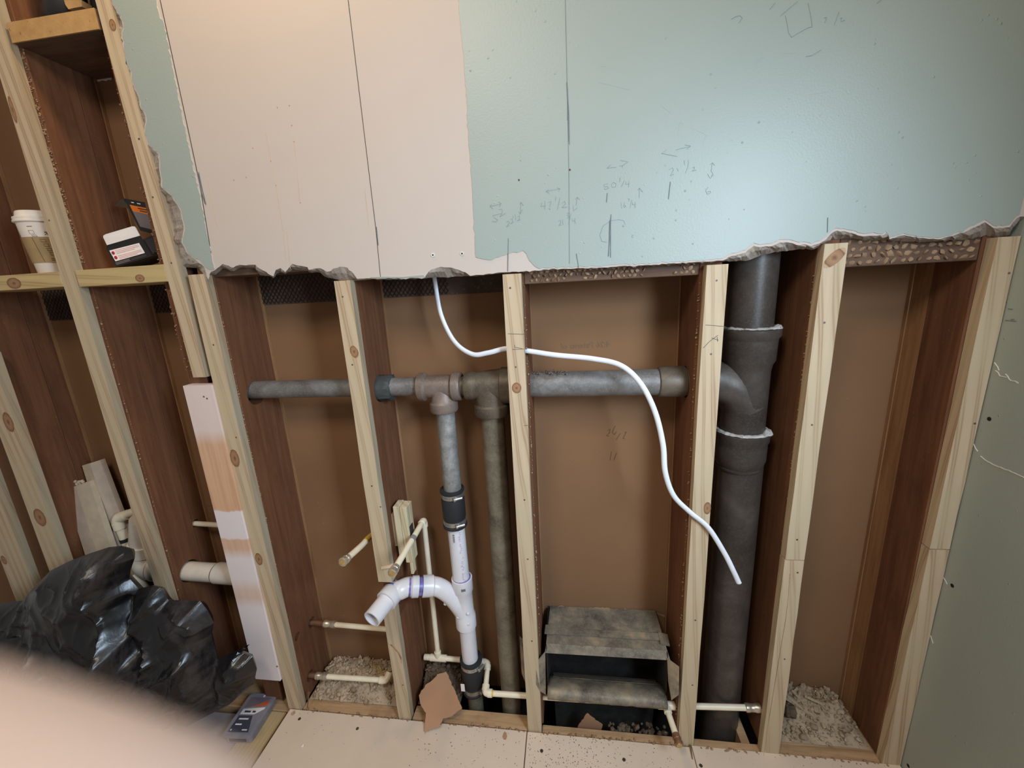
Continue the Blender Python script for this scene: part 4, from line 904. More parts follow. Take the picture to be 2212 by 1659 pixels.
streak('lower piece of the strip beyond', spline([(1706, 1240, 0), (1703, 1290, 0), (1697, 1340, 0), (1690, 1380, 0), (1680, 1440, 0), (1670, 1500, 0), (1660, 1560, 0), (1652, 1622, 0)], 4) and [(1706, 1240), (1703, 1290), (1697, 1340), (1690, 1380), (1680, 1440), (1670, 1500), (1660, 1560), (1652, 1622)], .0011, 'knot')
streak('short pale strip below', [(840, 1388), (852, 1398), (862, 1410), (868, 1424), (869, 1432)], .0028, 'knot')
streak('pale strip above the white elbow', [(824, 1226), (836, 1224), (849, 1222)], .006, M['rust'])
for k, ln in (('pale strip between the floor duct', [[(1524, 702), (1563, 705)], [(1519, 752), (1532, 738), (1551, 724)], [(1537, 730), (1552, 735)], [(1549, 728), (1550, 738)]]), ('pale strip crossed', [[(1097, 721), (1133, 722)], [(1112, 745), (1112, 750), (1128, 753)], [(1107, 755), (1132, 754)], [(1132, 919), (1141, 919)]])):
    par = [o for kk, o in strips.items() if kk.startswith(k)][0]; m_ = MB()
    for q in ln: m_.tube([P(x, y, .0001) for x, y in q], .0006, 4)
    m_.build('pencil_mark', 'cutline', par)
# ================================================================== SLEEPER, BIT CASE, LOWER BOARD
mb = MB(); mb.box(-0.997, -0.903, -1.2, 0.002, -0.061, -0.021); sl = mb.build('sleeper', 'pine_y', bevel=.002); tag(sl, 'pale timber sleeper lying beside the tan floor', 'timber')
mb = MB(); mb.box(-1.26, -1.003, -0.9, -0.01, -0.061, -0.030); tag(mb.build('loose_board', 'lowfloor', bevel=.002), 'greyish loose board beside the sleeper, under the bag edge', 'board')
bc = thing('bit_case', 'frosted plastic bit case with an orange and slate label on the sleeper', 'case', (-0.995, -0.035, -0.0205))
rotc = Matrix.Rotation(math.radians(4), 4, 'Z'); base = Matrix.Translation((-0.992, -0.036, -0.0205)) @ rotc
def rrect(hx, hy, r, z, nseg=5):
    pts = []
    for cx_, cy_, a0 in ((hx-r, hy-r, 0), (-hx+r, hy-r, 90), (-hx+r, -hy+r, 180), (hx-r, -hy+r, 270)):
        for k in range(nseg+1):
            an = math.radians(a0+90*k/nseg); pts.append(base @ Vector((cx_+math.cos(an)*r, cy_+math.sin(an)*r, z)))
    return pts
up = Vector((0, 0, 1))
MB().prism(rrect(.040, .060, .008, 0.0005), up*.024).build('tray', 'greyplastic', bc)
lid = MB().prism(rrect(.046, .066, .010, 0.0245), up*.005).build('lid', 'greyplastic', bc)
def lab(name, loop, z, mat, par=lid):
    m_ = MB(); m_.prism([base @ Vector((x, y, z)) for x, y in loop], up*.0003); return m_.build(name, mat, par)
lab('label_card', [(-.036, -.056), (.036, -.056), (.036, .054), (-.036, .054)], .0297, 'greyplastic')
lab('label_field', [(-.034, -.052), (.030, -.052), (.010, -.004), (-.034, -.004)], .0301, 'slate')
lab('label_band', [(-.034, .0), (.012, .0), (.034, .016), (.034, .022), (-.034, .016)], .0301, 'white')
lab('label_stripe', [(-.012, .022), (.034, .028), (.034, .046), (.014, .032)], .0301, plain('orange_label', (232, 92, 40), .5))
lab('label_strip', [(-.034, .020), (-.016, .022), (.012, .033), (.034, .048), (.034, .053), (-.034, .053)], .03005, plain('mauve_label', (128, 112, 120), .5))
for (x0, x1, y0, y1) in ((-.026, .004, -.016, -.012), (-.026, -.006, -.032, -.028), (-.030, -.026, -.048, -.044), (.006, .022, -.047, -.044)):
    lab('label_print', [(x0, y0), (x1, y0), (x1, y1), (x0, y1)], .0304, 'white')
for (x0, x1) in ((-.024, -.004), (.002, .012)): lab('label_print', [(x0, .005), (x1, .005), (x1, .010), (x0, .011)], .0304, 'slate')
m_ = MB(); m_.prism([base @ Vector((x, -.0602, z)) for x, z in ((-.026, .006), (.026, .006), (.026, .016), (-.026, .016))], base.to_3x3() @ Vector((0, -.001, 0))); m_.build('latch', 'slate', bc)
m_ = MB(); m_.prism([base @ Vector((x, .060, z)) for x, z in ((.004, .0302), (.010, .0302), (.010, .0312), (.004, .0312))], base.to_3x3() @ Vector((0, -.006, 0))); m_.build('hang_tab', 'white', lid)

# ================================================================== PAPER CUP
CXc, CYc = -1.335, 0.052; ZB = ZS+.0005
cu = thing('paper_cup', 'white takeaway cup with lid and brown sleeve on the left shelf', 'cup', (CXc, CYc, ZB))
bod = MB().lathe((CXc, CYc, ZB), (0, 0, 1), [(0, .0290), (.001, .0300), (.128, .0425), (.129, .040)], 36).build('cup_body', 'cup', cu, smooth=40)
rz = lambda z: .0300+.0125*(z/.128)
MB().lathe((CXc, CYc, ZB), (0, 0, 1), [(.026, rz(.026)+.0004), (.0262, rz(.026)+.0014), (.088, rz(.088)+.0014), (.0882, rz(.088)+.0004)], 36).build('sleeve', 'sleeve', cu, smooth=40)
MB().lathe((CXc, CYc, ZB+.124), (0, 0, 1), [(0, .0445), (.001, .0465), (.005, .0465), (.006, .0450), (.008, .0450), (.009, .0455), (.013, .0450), (.014, .0405), (.026, .0380), (.0275, .0365), (.0276, .033), (.024, .032)], 36).build('lid', 'cup', cu, smooth=35)
def oncup(a, z, off=.0016): r = rz(z)+off; return Vector((CXc+math.sin(a)*r, CYc-math.cos(a)*r, ZB+z))
CA = math.atan2(0-CXc, 0.9+CYc)   # towards the viewer
def strokes(name, par, lst, mat, r=.0006, off=.0004):
    m_ = MB()
    for s_ in lst: m_.tube([oncup(CA+a/.036, z, off) for a, z in s_], r, 5)
    return m_.build(name, mat, par)
sx = .010; zz = .098
strokes('cup_writing', bod, [[(sx-.007, zz-.004), (sx+.008, zz+.006)], [(sx-.006, zz+.004), (sx-.001, zz-.008)], [(sx-.001, zz+.006), (sx+.004, zz-.006)], [(sx-.007, zz+.001), (sx+.004, zz+.003)],
        [(sx+.007, zz-.010), (sx+.009, zz+.006), (sx+.014, zz+.007), (sx+.015, zz+.001), (sx+.010, zz-.001), (sx+.018, zz-.008)]], 'ink')
for k, (a, z, h) in enumerate(((-.018, .113, .001), (-.018, .103, .008), (-.015, .092, .003))):
    strokes('cup_print', bod, [[(a-.004, z), (a+.004, z), (a+.005, z-h), (a-.003, z-h), (a-.004, z)]], 'greyprint', .0004)
slv = [c for c in col.objects if c.name.startswith('sleeve')][0]
for k in range(4):
    z = .082-.0105*k; a = -.004+.003*k
    strokes('sleeve_print', slv, [[(a-.004, z), (a+.004, z), (a+.0055, z-.006), (a-.002, z-.006), (a-.003, z-.003)]], 'sleeve_ink', .0007, .0016)
for z in (.036, .032): strokes('sleeve_print', slv, [[(.002, z), (.010, z), (.020, z)]], 'sleeve_ink', .0008, .0016)
strokes('sleeve_seam', slv, [[(-.0195, .086), (-.012, .028)]], 'sleeve_ink', .0006, .0016)

# ================================================================== CARTON
ct = thing('carton', 'opened black carton with white flap on the middle shelf', 'box', (-1.06, 0.06, ZS))
f0 = [P(251, 576, .030), P(328, 553, .046), P(307, 517.6, .050), P(228.8, 537, .034)]
dep = Vector((0.030, 0.055, 0.002))
for q in f0: q.z += .0
zmin = min(q.z for q in f0)
for q in f0: q.z += max(0, ZS+.001-zmin)
bdy = MB().hexa(f0+[q+dep for q in f0]).build('carton_body', 'black', ct)
def qd(u, v, off=.0006):
    a = f0[0].lerp(f0[1], u); b = f0[3].lerp(f0[2], u); return a.lerp(b, v)+Vector((0, -off, 0))
def qpatch(name, u0, u1, v0, v1, mat, off=.0006, par=bdy):
    m_ = MB(); m_.prism([qd(u0, v0, off), qd(u1, v0, off), qd(u1, v1, off), qd(u0, v1, off)], (0, .0005, 0)); return m_.build(name, mat, par)
qpatch('printed_panel', .06, .88, .26, .86, 'white')
for v in (.76, .68, .60, .46, .38, .31): qpatch('printed_line', .20, .84 if v not in (.60, .31) else .70, v, v+.035, 'pink', .0009)
for v in (.66, .40):
    c = qd(.125, v+.03, .0009); MB().lathe(c, (0, -1, 0), [(0, .0042), (.0006, .0042)], 14).build('printed_dot', 'red', bdy)
for v in (.17, .12, .07): qpatch('printed_line', .04, .44 if v != .12 else .42, v, v+.028, 'greyprint', .0009)
for v in (.15, .09): qpatch('printed_line', .47, .88, v, v+.012, 'greyprint', .0009)
def card(name, loop, mat, par=ct, th=(0, .0012, 0)):
    m_ = MB(); m_.prism(loop, th); return m_.build(name, mat, par)
tl, tr = f0[3], f0[2]
hin = card('hinge_strip', [tl, tr, tr.lerp(P(302, 509, .050), 1.0), P(231, 529.6, .034)], 'black')
card('white_flap', [P(231, 529.6, .034), P(302, 509, .050), P(293, 492, .048), P(290, 489, .048), P(285, 489, .047), P(228, 506, .033), P(223, 509, .032), P(223, 513, .032)], 'white')
fl4 = [P(303, 498, .075), P(334, 506, .075), P(318, 438, .075), P(266, 428, .075)]
tf = card('tall_flap', fl4, 'black', ct)
def fq(u, v, off=.0008):
    a = fl4[0].lerp(fl4[1], u); b = fl4[3].lerp(fl4[2], u); return a.lerp(b, v)+Vector((0, -off, 0))
for (v0, v1, mt) in ((.62, .82, 'orange'), (.14, .62, 'greyprint')):
    m_ = MB(); m_.prism([fq(.16, v0), fq(1, v0), fq(1, v1), fq(.16, v1)], (0, .0005, 0)); m_.build('printed_panel', mt, tf)
for (u0, u1, v) in ((.5, .95, .74), (.55, .95, .67), (.3, .42, .9), (.55, .7, .9)):
    m_ = MB(); m_.prism([fq(u0, v, .0011), fq(u1, v, .0011), fq(u1, v+.03, .0011), fq(u0, v+.03, .0011)], (0, .0005, 0)); m_.build('printed_line', 'black' if v < .85 else 'white', tf)
card('side_flap', [P(266, 428, .075), P(275, 450, .075), P(247, 445, .085), P(257, 434, .080)], plain('brown_card', (74, 58, 44), .8), ct)
card('inner_side', [f0[1]+Vector((.0005, 0, 0)), f0[1]+dep, f0[2]+dep+Vector((0, 0, .03)), f0[2]+Vector((.0005, 0, 0))], 'black', ct, (.001, 0, 0))

# ================================================================== TRIM OFFCUTS (lower left)
def off(label, pts, mat, th, name='trim_offcut'):
    m_ = MB(); m_.prism(pts, th); return tag(m_.build(name, mat), label, 'trim', 'painted trim offcuts')
def offcut(label, tl_, tr_, bl_, br_, Yt, Yb, mats, th):
    t = thing('trim_offcut', label, 'trim', tuple(P(*bl_, Yb)), 'painted trim offcuts leaning in the left bay')
    A, B_, C_, D_ = P(*bl_, Yb), P(*br_, Yb), P(*tr_, Yt), P(*tl_, Yt)
    k = 0.5
    m_ = MB(); m_.hexa([A, A.lerp(B_, k), D_.lerp(C_, k), D_, A+Vector((0, th, 0)), A.lerp(B_, k)+Vector((0, th, 0)), D_.lerp(C_, k)+Vector((0, th, 0)), D_+Vector((0, th, 0))]); m_.build('outer_face', mats[0], t)
    e = Vector((0, th*.5, 0)); A2, B2, C2, D2 = A.lerp(B_, k), B_+e, C_+e, D_.lerp(C_, k)
    m_ = MB(); m_.hexa([A2, B2, C2, D2]+[q+Vector((0, th, 0)) for q in (A2, B2, C2, D2)]); m_.build('edge_face', mats[1], t)
    return t
offcut('shorter cream trim offcut leaning in the left bay', (140, 1058), (186, 1042), (212, 1290), (262, 1270), .10, .03, ('trimwhite', 'trimcream'), .016)
offcut('taller pale trim offcut leaning in the left bay', (177, 1006), (211, 996), (262, 1280), (312, 1262), .125, .075, ('trimcream', 'trimwhite'), .014)
mb = MB()
for _ in range(14):
    c = P(random.uniform(158, 182), 1045+random.uniform(-6, 2), .108); mb.rock(c, random.uniform(.003, .007))
tag(mb.build('glue_crumbs', 'trimcream'), 'cream foam crumbs on top of the shorter offcut', 'crumbs', None, 'stuff')
mb = MB(); mb.box(-1.695, -1.62, 0.125, 0.17, -0.05, 1.3); tag(mb.build('gap_shade', 'dark'), 'dark strip standing in for shade in the gap between the two leftmost strips', 'shade strip')  # added dark box puts the gap's shade into colour, no timber here

# ================================================================== GARBAGE BAG
BO = [(-140, 1330), (-60, 1318), (0, 1303), (50, 1297), (72, 1270), (110, 1232), (150, 1212), (195, 1195), (235, 1182), (262, 1179), (284, 1186), (291, 1206), (282, 1232), (280, 1250), (300, 1272), (330, 1264), (348, 1270), (364, 1297), (400, 1296), (432, 1298), (448, 1318), (462, 1345),
      (458, 1370), (470, 1425), (495, 1412), (540, 1391), (522, 1410), (545, 1418), (555, 1445), (548, 1478), (520, 1500), (494, 1523), (450, 1545), (400, 1552), (350, 1546), (300, 1535), (200, 1530), (60, 1540), (-140, 1560)]
YB = -0.075
bo = [P(x, y, YB) for x, y in BO]
def inside(x, z):
    c = False; n_ = len(bo); j = n_-1
    for i in range(n_):
        if ((bo[i].z > z) != (bo[j].z > z)) and (x < (bo[j].x-bo[i].x)*(z-bo[i].z)/(bo[j].z-bo[i].z)+bo[i].x): c = not c
        j = i
    return c
def dist_edge(x, z):
    d = 9; n_ = len(bo)
    for i in range(n_):
        a, b = bo[i], bo[(i+1) % n_]; dx, dz = b.x-a.x, b.z-a.z; t_ = max(0, min(1, ((x-a.x)*dx+(z-a.z)*dz)/(dx*dx+dz*dz))); d = min(d, math.hypot(x-a.x-dx*t_, z-a.z-dz*t_))
    return d
bm = bmesh.new(); dense = []
for i in range(len(bo)):
    a, b = bo[i], bo[(i+1) % len(bo)]; k = max(1, int((b-a).length/0.016))
    for q in range(k): dense.append(a.lerp(b, q/k))
bvs = [bm.verts.new((q.x, YB, q.z)) for q in dense]
bes = [bm.edges.new((bvs[i], bvs[(i+1) % len(bvs)])) for i in range(len(bvs))]
bmesh.ops.triangle_fill(bm, use_beauty=True, edges=bes)
for _ in range(7):
    long = [e_ for e_ in bm.edges if e_.calc_length() > 0.0085]
    if not long: break
    bmesh.ops.subdivide_edges(bm, edges=long, cuts=1); bmesh.ops.triangulate(bm, faces=bm.faces[:])
    bmesh.ops.beautify_fill(bm, faces=bm.faces[:], edges=bm.edges[:])
# (start, end, height, width): ridges and hollows that gather toward the neck of the bag
folds = [((240, 1190), (262, 1260), .030, .020), ((262, 1260), (330, 1385), .034, .020), ((290, 1285), (345, 1370), -.045, .016), ((75, 1275), (85, 1345), .012, .010), ((0, 1345), (135, 1352), -.030, .018),
         ((130, 1350), (310, 1412), .030, .022), ((140, 1378), (300, 1432), -.040, .020), ((60, 1460), (175, 1398), .022, .012), ((175, 1398), (268, 1418), .018, .010), ((150, 1455), (300, 1452), .016, .010), ((80, 1490), (300, 1478), -.030, .020),
         ((300, 1470), (315, 1350), .035, .026), ((335, 1345), (330, 1450), -.012, .010), ((312, 1395), (325, 1325), .016, .008), ((365, 1345), (385, 1375), .020, .009), ((385, 1375), (370, 1420), .018, .008), ((370, 1420), (440, 1390), .022, .009), ((440, 1390), (415, 1480), .024, .010),
         ((415, 1480), (380, 1430), -.014, .012), ((395, 1300), (430, 1315), .016, .012), ((430, 1315), (450, 1340), .014, .010), ((470, 1430), (478, 1520), -.028, .018), ((500, 1420), (530, 1440), .018, .014), ((505, 1500), (545, 1470), .014, .010), ((330, 1470), (390, 1540), .016, .014), ((450, 1420), (440, 1530), .014, .016)]
fw = [(P(*a, YB), P(*b, YB), h, w_) for a, b, h, w_ in folds]
def bag_front(x, z):
    d = dist_edge(x, z); base_ = 0.085*(1-math.exp(-d/0.08))
    v = Vector((x, z, 0))
    w1 = v*3.4+Vector((noise.noise(v*3), noise.noise(v*3+Vector((9, 0, 0))), 0))*1.2
    ridg = noise.noise(v*5.5+Vector((2, 7, 1)))*0.016+(1-abs(noise.noise(w1)))**5*0.014+(1-abs(noise.noise(v*7.5+w1*.6+Vector((3, 1, 2)))))**9*0.011+(1-abs(noise.noise(v*15+w1+Vector((8, 5, 2)))))**10*0.005
    for a, b, h, wd in fw:
        dx, dz = b.x-a.x, b.z-a.z; t_ = ((x-a.x)*dx+(z-a.z)*dz)/(dx*dx+dz*dz); tc_ = max(0, min(1, t_)); dd_ = math.hypot(x-a.x-dx*tc_, z-a.z-dz*tc_)
        ridg += h*math.exp(-(dd_/wd)) if h > 0 else h*math.exp(-(dd_/wd)**2)
    return base_+ridg*min(1, d/0.02)
fv = [(v.co.x, v.co.z) for v in bm.verts]; bm.verts.index_update()
edgeset = {v.index for v in bm.verts if v.is_boundary}; faces = [tuple(v.index for v in f_.verts) for f_ in bm.faces]; bm.free()
nv = len(fv); vs = []; bkidx = {}
for x, z in fv: vs.append((x, YB-bag_front(x, z), z))
for i, (x, z) in enumerate(fv):
    if i in edgeset: bkidx[i] = i
    else: bkidx[i] = len(vs); vs.append((x, min(YB+0.06*(1-math.exp(-dist_edge(x, z)/0.05)), -0.008), z))
fs = faces+[tuple(bkidx[i] for i in reversed(f_)) for f_ in faces]
m_ = MB(); m_.add(vs, fs); bagz = min(q[2] for q in vs)
bag = m_.build('garbage_bag', 'bag', smooth=60); tag(bag, 'crumpled dusty black plastic bag slumped against the left studs', 'bag')

# ================================================================== PENCIL MARKS
def marks(name, par, lines, mat, r=.0006, Y=-0.0002):
    m_ = MB()
    for ln in lines: m_.tube([P(x, y, Y) for x, y in ln], r, 4)
    return m_.build(name, mat, par)
marks('scribed_line', wall_back, [[(346, 0), (403, 264), (432, 400), (461, 578)]], 'cutline', .0007, .0008)
marks('scribed_line', wall_back, [[(752, 0), (787, 290), (812, 495), (822, 600)]], 'cutline', .0006, .0008)
marks('scribed_line', wall_back, [[(429, 372), (437, 410), (445, 442)], [(428, 376), (435, 415), (443, 440)], [(813, 490), (817, 530)]], 'pencil', .0009, .0006)
marks('pencil_line', wall_back, [[(1221, 0), (1225, 180), (1229, 380), (1230, 570)]], 'pencil', .0005)
marks('pencil_line', wall_back, [[(1224, 178), (1227, 240), (1228, 306)], [(1225, 180), (1229, 250), (1230, 312)], [(1226, 190), (1226, 260)], [(1098, 515), (1097, 586)]], 'pencil', .0007)
marks('pencil_tick', wall_back, [[(1312, 417), (1310, 437)], [(1448, 393), (1444, 430)], [(1320, 463), (1318, 500), (1314, 554)], [(1317, 476), (1315, 552)], [(1319, 470), (1319, 556)], [(1245, 548), (1250, 578)], [(1787, 502), (1788, 470)]], 'pencil', .0009)
def tr_(pts, ox=1000, oy=300, k=3.568): return [(ox+x/k, oy+y/k) for x, y in pts]
HW = [ # 52, 22 1/2
 [(300, 575), (230, 590), (245, 612), (268, 622), (255, 640), (225, 635)], [(275, 545), (300, 540), (305, 565), (285, 600), (330, 572)],
 [(205, 520), (222, 505), (208, 518), (230, 540)], [(215, 520), (290, 500)], [(275, 485), (296, 498), (280, 522)],
 [(335, 645), (350, 632), (360, 645), (335, 678), (360, 665)], [(365, 620), (380, 615), (382, 635), (368, 655), (390, 640)], [(385, 590), (388, 610)], [(402, 580), (408, 628)], [(418, 600), (436, 590), (438, 610), (420, 632), (445, 622)],
 [(448, 490), (440, 580)], [(435, 505), (448, 488), (466, 515)], [(430, 560), (440, 580), (458, 545)],
 # 47 1/2, 21 3/4
 [(640, 405), (660, 390), (640, 405), (665, 420)], [(645, 403), (690, 395), (745, 385)], [(725, 378), (748, 384), (735, 405)],
 [(610, 490), (600, 522), (640, 515)], [(632, 478), (630, 545)], [(655, 490), (680, 482), (668, 525)], [(716, 445), (712, 475)], [(748, 452), (728, 545)], [(765, 495), (785, 480), (790, 500), (762, 530), (803, 524)],
 [(865, 465), (882, 448), (900, 470)], [(882, 450), (872, 512)], [(850, 512), (852, 555), (882, 530)], [(735, 635), (752, 625), (755, 645), (738, 668), (760, 662)], [(768, 622), (772, 660)], [(800, 570), (815, 575), (803, 590), (820, 600), (805, 612)], [(832, 575), (815, 660)], [(842, 615), (845, 635), (865, 628)], [(862, 612), (866, 655)],
 # 50 1/4
 [(1110, 225), (1140, 200), (1112, 226), (1180, 218)], [(1205, 210), (1230, 205), (1225, 220)], [(1215, 165), (1272, 178), (1225, 208)],
 [(1118, 345), (1085, 352), (1090, 370), (1115, 366), (1122, 380), (1098, 390), (1088, 383)], [(1160, 335), (1145, 350), (1150, 375), (1175, 370), (1180, 345), (1160, 335)], [(1212, 295), (1208, 330)], [(1245, 320), (1220, 370)], [(1258, 330), (1255, 352), (1282, 345)], [(1280, 325), (1276, 372)],
 # 16 3/4
 [(1218, 490), (1225, 535)], [(1248, 490), (1238, 515), (1245, 530), (1256, 520), (1245, 512)], [(1270, 460), (1285, 465), (1275, 480)], [(1302, 470), (1288, 530)], [(1308, 490), (1308, 508), (1328, 505)], [(1328, 485), (1326, 535)], [(1358, 455), (1360, 380)], [(1348, 395), (1360, 378), (1385, 410)],
 # 21 1/2 and 6
 [(1570, 85), (1530, 112), (1650, 135)], [(1640, 85), (1690, 72), (1755, 58)], [(1710, 45), (1755, 55), (1725, 80)],
 [(1590, 235), (1615, 222), (1622, 240), (1598, 285), (1625, 272)], [(1650, 225), (1660, 250)], [(1705, 165), (1708, 200)], [(1738, 165), (1735, 215), (1715, 262)], [(1765, 225), (1782, 215), (1785, 230), (1765, 248), (1800, 240)],
 [(1905, 200), (1922, 182), (1940, 205)], [(1922, 185), (1912, 250), (1925, 265), (1912, 300)], [(1885, 270), (1905, 305), (1932, 275)], [(1890, 370), (1870, 400), (1885, 428), (1910, 415), (1905, 402), (1885, 410)],
 # big loop round the middle tick
 [(1250, 660), (1240, 630), (1200, 622), (1140, 630), (1080, 670), (1055, 740), (1070, 790), (1110, 795)],
]
marks('pencil_writing', wall_back, [tr_(q) for q in HW], 'pencil_soft', .00042)
def t2(pts): return [(1550+x/4.916, y/4.916) for x, y in pts]
marks('pencil_writing', wall_back, [t2(q) for q in ([(850, 15), (665, 170)], [(720, 165), (740, 260), (755, 350), (785, 395), (860, 350), (960, 295), (1005, 285)], [(960, 30), (990, 170), (1005, 280)], [(145, 205), (185, 180), (235, 165), (262, 190), (225, 245)], [(1130, 190), (1160, 185), (1140, 240)],
       [(1290, 125), (1240, 265)], [(1300, 200), (1320, 185), (1310, 230), (1350, 215)], [(1740, 0), (1690, 35)], [(610, 30), (555, 100)], [(940, 600), (1000, 590), (1050, 560), (1100, 530)])], 'pencil_soft', .00045)
# raised scratches under the paint
def t3(pts): return [(1000+x/3.687, y/3.687) for x, y in pts]
marks('paint_ridge', wall_back, [t3(q) for q in ([(1075, 655), (1200, 685), (1340, 718)], [(1090, 530), (1135, 530)], [(1815, 1018), (1935, 1072), (1912, 1160)], [(1705, 1080), (1730, 975), (1750, 990)], [(1580, 840), (1660, 910)], [(670, 780), (700, 785)])]
      + [t2(q) for q in ([(400, 700), (430, 640), (490, 600)], [(680, 575), (790, 562)], [(990, 1000), (1100, 990), (1245, 950)], [(1075, 1240), (1120, 1200)])], 'green', .0007, 0.0003)
marks('scratch_mark', wall_rear, [[(1312, 930), (1318, 927), (1316, 936), (1310, 941), (1316, 942)], [(1329, 920), (1323, 933), (1327, 939), (1332, 933)], [(1340, 936), (1331, 950)], [(1350, 934), (1353, 933), (1346, 947), (1350, 948)], [(1321, 976), (1318, 994)], [(1332, 978), (1326, 994)]], 'backmark', .0008, .1745)
marks('seam_line', wall_rear, [rough_line(q, .5, 6) for q in ([(420, 1093), (480, 1090)], [(228, 1038), (266, 1034)], [(868, 632), (960, 625), (1040, 619)], [(1676, 583), (1720, 580)], [(318, 664), (362, 661)], [(250, 690), (262, 689)])], 'old_light', .0010, .1738)
mb = MB()
for (x0, y0, x1, y1, k) in ((655, 905, 662, 940, 7), (676, 1040, 700, 1132, 20), (668, 1105, 690, 1120, 5), (755, 1085, 770, 1140, 8), (727, 1290, 740, 1330, 9), (715, 1140, 725, 1240, 6), (900, 1180, 960, 1400, 12), (1200, 900, 1430, 1250, 26), (1760, 700, 1900, 1300, 18), (600, 700, 720, 800, 10)):
    for i in range(k):
        t_ = (i+random.random())/k; c = P(x0+(x1-x0)*t_+random.gauss(0, 1.5 if k > 5 and abs(x1-x0) < 60 else 40), y0+(y1-y0)*t_, .1746); mb.rock(c, random.uniform(.0005, .0013), 0, (1, .5, 1.6))
tag(mb.build('plaster_specks', 'key', wall_rear), kind='stuff')
m_ = MB(); te = rough_line([(1180, 1311), (1215, 1309), (1240, 1314), (1290, 1312), (1340, 1317), (1385, 1319), (1425, 1326), (1440, 1330)], .9, 5); tb = [(x, y+3+random.uniform(0, 3)) for x, y in reversed(te)]
m_.prism([P(x, y, .1715) for x, y in te+tb], (0, .0015, 0)); m_.build('torn_paper', 'key', wall_rear)
# rust streaks and screw dimples on the bare panel
marks('rust_streak', wall_back, [[(574, 285), (586, 350)], [(636, 310), (648, 438)], [(590, 365), (612, 500), (618, 560)], [(620, 500), (627, 580)], [(449, 390), (468, 487)], [(788, 410), (797, 490)]], 'rust', .0007, .0014)
mb = MB()
for (x, y) in ((599, 232), (625, 228), (630, 271), (635, 306), (546, 320), (585, 348), (505, 389), (532, 383), (649, 438), (596, 401)):
    c = P(x, y, .0012); mb.lathe((c.x, .002, c.z), (0, -1, 0), [(0, .0012), (.0012, .0011)], 8)
mb.build('rust_spot', plain('rust_spot', (176, 132, 92), .8), wall_back)
for (x, y) in ((935, 551), (998, 548), (1121, 389), (1231, 367)):
    c = P(x, y, .0005)
    if x < 1000: MB().lathe((c.x, .003, c.z), (0, -1, 0), [(0, .004), (.0035, .004), (.0034, .0022), (.001, .0015)], 14).build('screw_dimple', 'rim', wall_back, smooth=40)
    MB().lathe((c.x, .003, c.z), (0, -1, 0), [(0, .0018), (.0036, .0018)], 10).build('screw_hole', 'iron', wall_back)
# marks on the side wall
def sidemarks(name, lines, mat, r): 
    m_ = MB()
    for ln in lines: m_.tube([PX(x, y, XR-.0001) for x, y in ln], r, 4)
    return m_.build(name, mat, wall_right)
sidemarks('scuff_line', [rough_line(q, .8, 6) for q in ([(2118, 985), (2140, 1000), (2212, 1031)], [(2150, 800), (2160, 812), (2175, 815)], [(2148, 783), (2158, 800)], [(2172, 808), (2184, 822), (2200, 828)], [(2100, 955), (2112, 975)], [(2036, 1245), (2046, 1262)], [(2010, 1372), (2016, 1390)])], 'rim', .0010)
sidemarks('pencil_mark', [[(2178, 667), (2188, 668)], [(2172, 692), (2196, 694)], [(2184, 690), (2192, 690)]], 'pencil', .0009)
for (x, y) in ((2137, 905), (2057, 1265), (1962, 1654)):
    c = PX(x, y, XR); MB().lathe((c.x+.001, c.y, c.z), (-1, 0, 0), [(0, .0042), (.0014, .0042)], 12).build('anchor_hole', 'dark', wall_right)
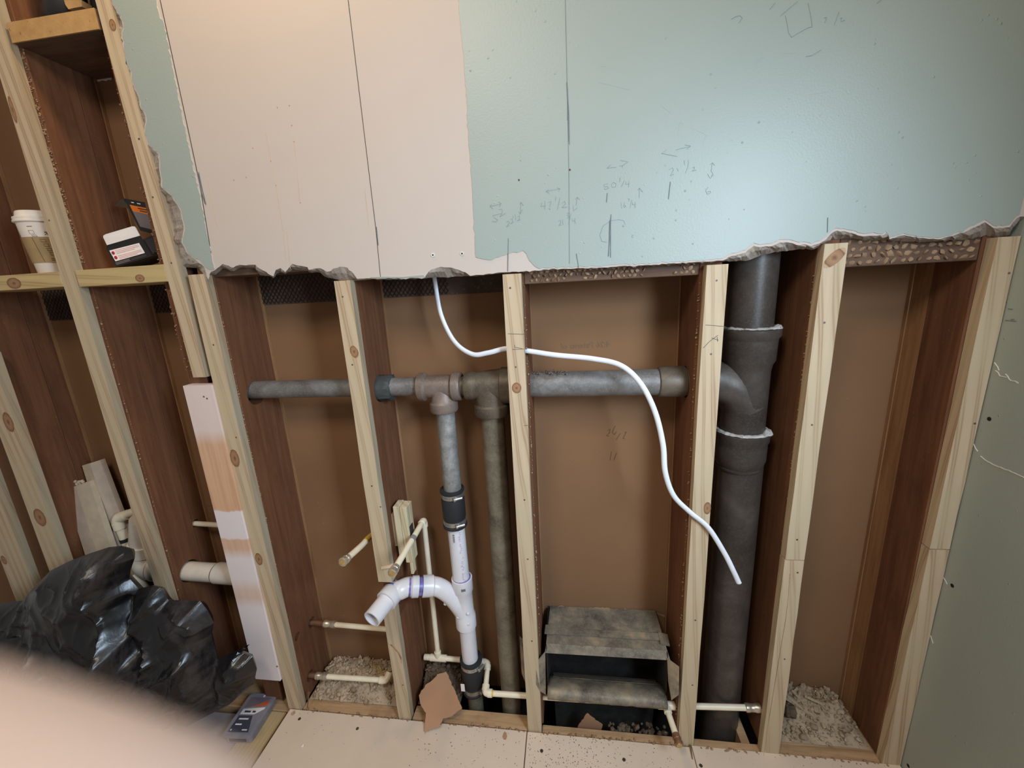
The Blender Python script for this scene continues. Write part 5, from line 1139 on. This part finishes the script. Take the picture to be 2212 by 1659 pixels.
# faded stamp on the back paper, mirrored as in the photo
tcu = bpy.data.curves.new('stamp', 'FONT'); tcu.body = '4:26 Patents of'; tcu.size = 0.021; tcu.extrude = 0.0002
tob = bpy.data.objects.new('stamp_tmp', tcu); col.objects.link(tob)
bpy.context.view_layer.update()
sme = bpy.data.meshes.new_from_object(tob.evaluated_get(bpy.context.evaluated_depsgraph_get())); bpy.data.objects.remove(tob)
so = bpy.data.objects.new('printed_stamp', sme); col.objects.link(so); sme.materials.clear(); sme.materials.append(plain('faded_stamp', (126, 100, 78), .9))
pa = P(1318, 749, .1743); so.parent = wall_rear; so.matrix_basis = Matrix.Translation(pa) @ Matrix.Rotation(math.radians(90), 4, 'X') @ Matrix.Rotation(math.radians(0.5), 4, 'Z') @ Matrix.Diagonal((-1, 1, 1, 1))

# ================================================================== HAND AT THE LENS
def CP(x, y, z): return CAM + C_R*x - C_U*y + C_F*z       # right, down, forward
hv = [(-.150, .085, -.080), (-.128, .045, -.045)]           # wrist, palm
he = [(0, 1)]; hr = [.028, .028]
def chain(root, pts, rr):
    prev = root
    for q, r_ in zip(pts, rr):
        hv.append(q); hr.append(r_); he.append((prev, len(hv)-1)); prev = len(hv)-1
chain(0, [(-.18, .15, -.14), (-.25, .26, -.24)], [.029, .038])
chain(1, [(-.100, .014, -.010), (-.062, .0108, .0115), (-.040, .0152, .0130), (-.026, .0183, .0127), (-.0145, .0208, .0125), (-.0084, .0221, .0125)], [.0125, .0100, .0095, .0092, .0088, .0064])
chain(1, [(-.104, .034, -.006), (-.076, .040, .022), (-.078, .052, .036), (-.090, .060, .032)], [.0125, .0098, .0088, .0074])
chain(1, [(-.108, .054, -.012), (-.084, .064, .014), (-.086, .076, .026), (-.098, .082, .022)], [.012, .0093, .0083, .007])
chain(1, [(-.116, .072, -.026), (-.098, .086, -.004), (-.100, .096, .008), (-.110, .100, .006)], [.0108, .0083, .0073, .0062])
chain(1, [(-.112, .020, -.066), (-.088, .010, -.076), (-.066, .006, -.078)], [.0135, .011, .009])
me = bpy.data.meshes.new('hand'); me.from_pydata([tuple(CP(*q)) for q in hv], he, []); me.materials.append(M['skin'])
hand = bpy.data.objects.new('person_hand', me); col.objects.link(hand)
tag(hand, 'blurred fingertip of the hand at the lens in the lower left corner', 'hand')
sk = hand.modifiers.new('skin', 'SKIN'); sk.use_smooth_shade = True
for i, v in enumerate(me.skin_vertices[0].data): v.radius = (hr[i], hr[i]); v.use_root = (i == 0)
ss = hand.modifiers.new('sub', 'SUBSURF'); ss.levels = 2; ss.render_levels = 2
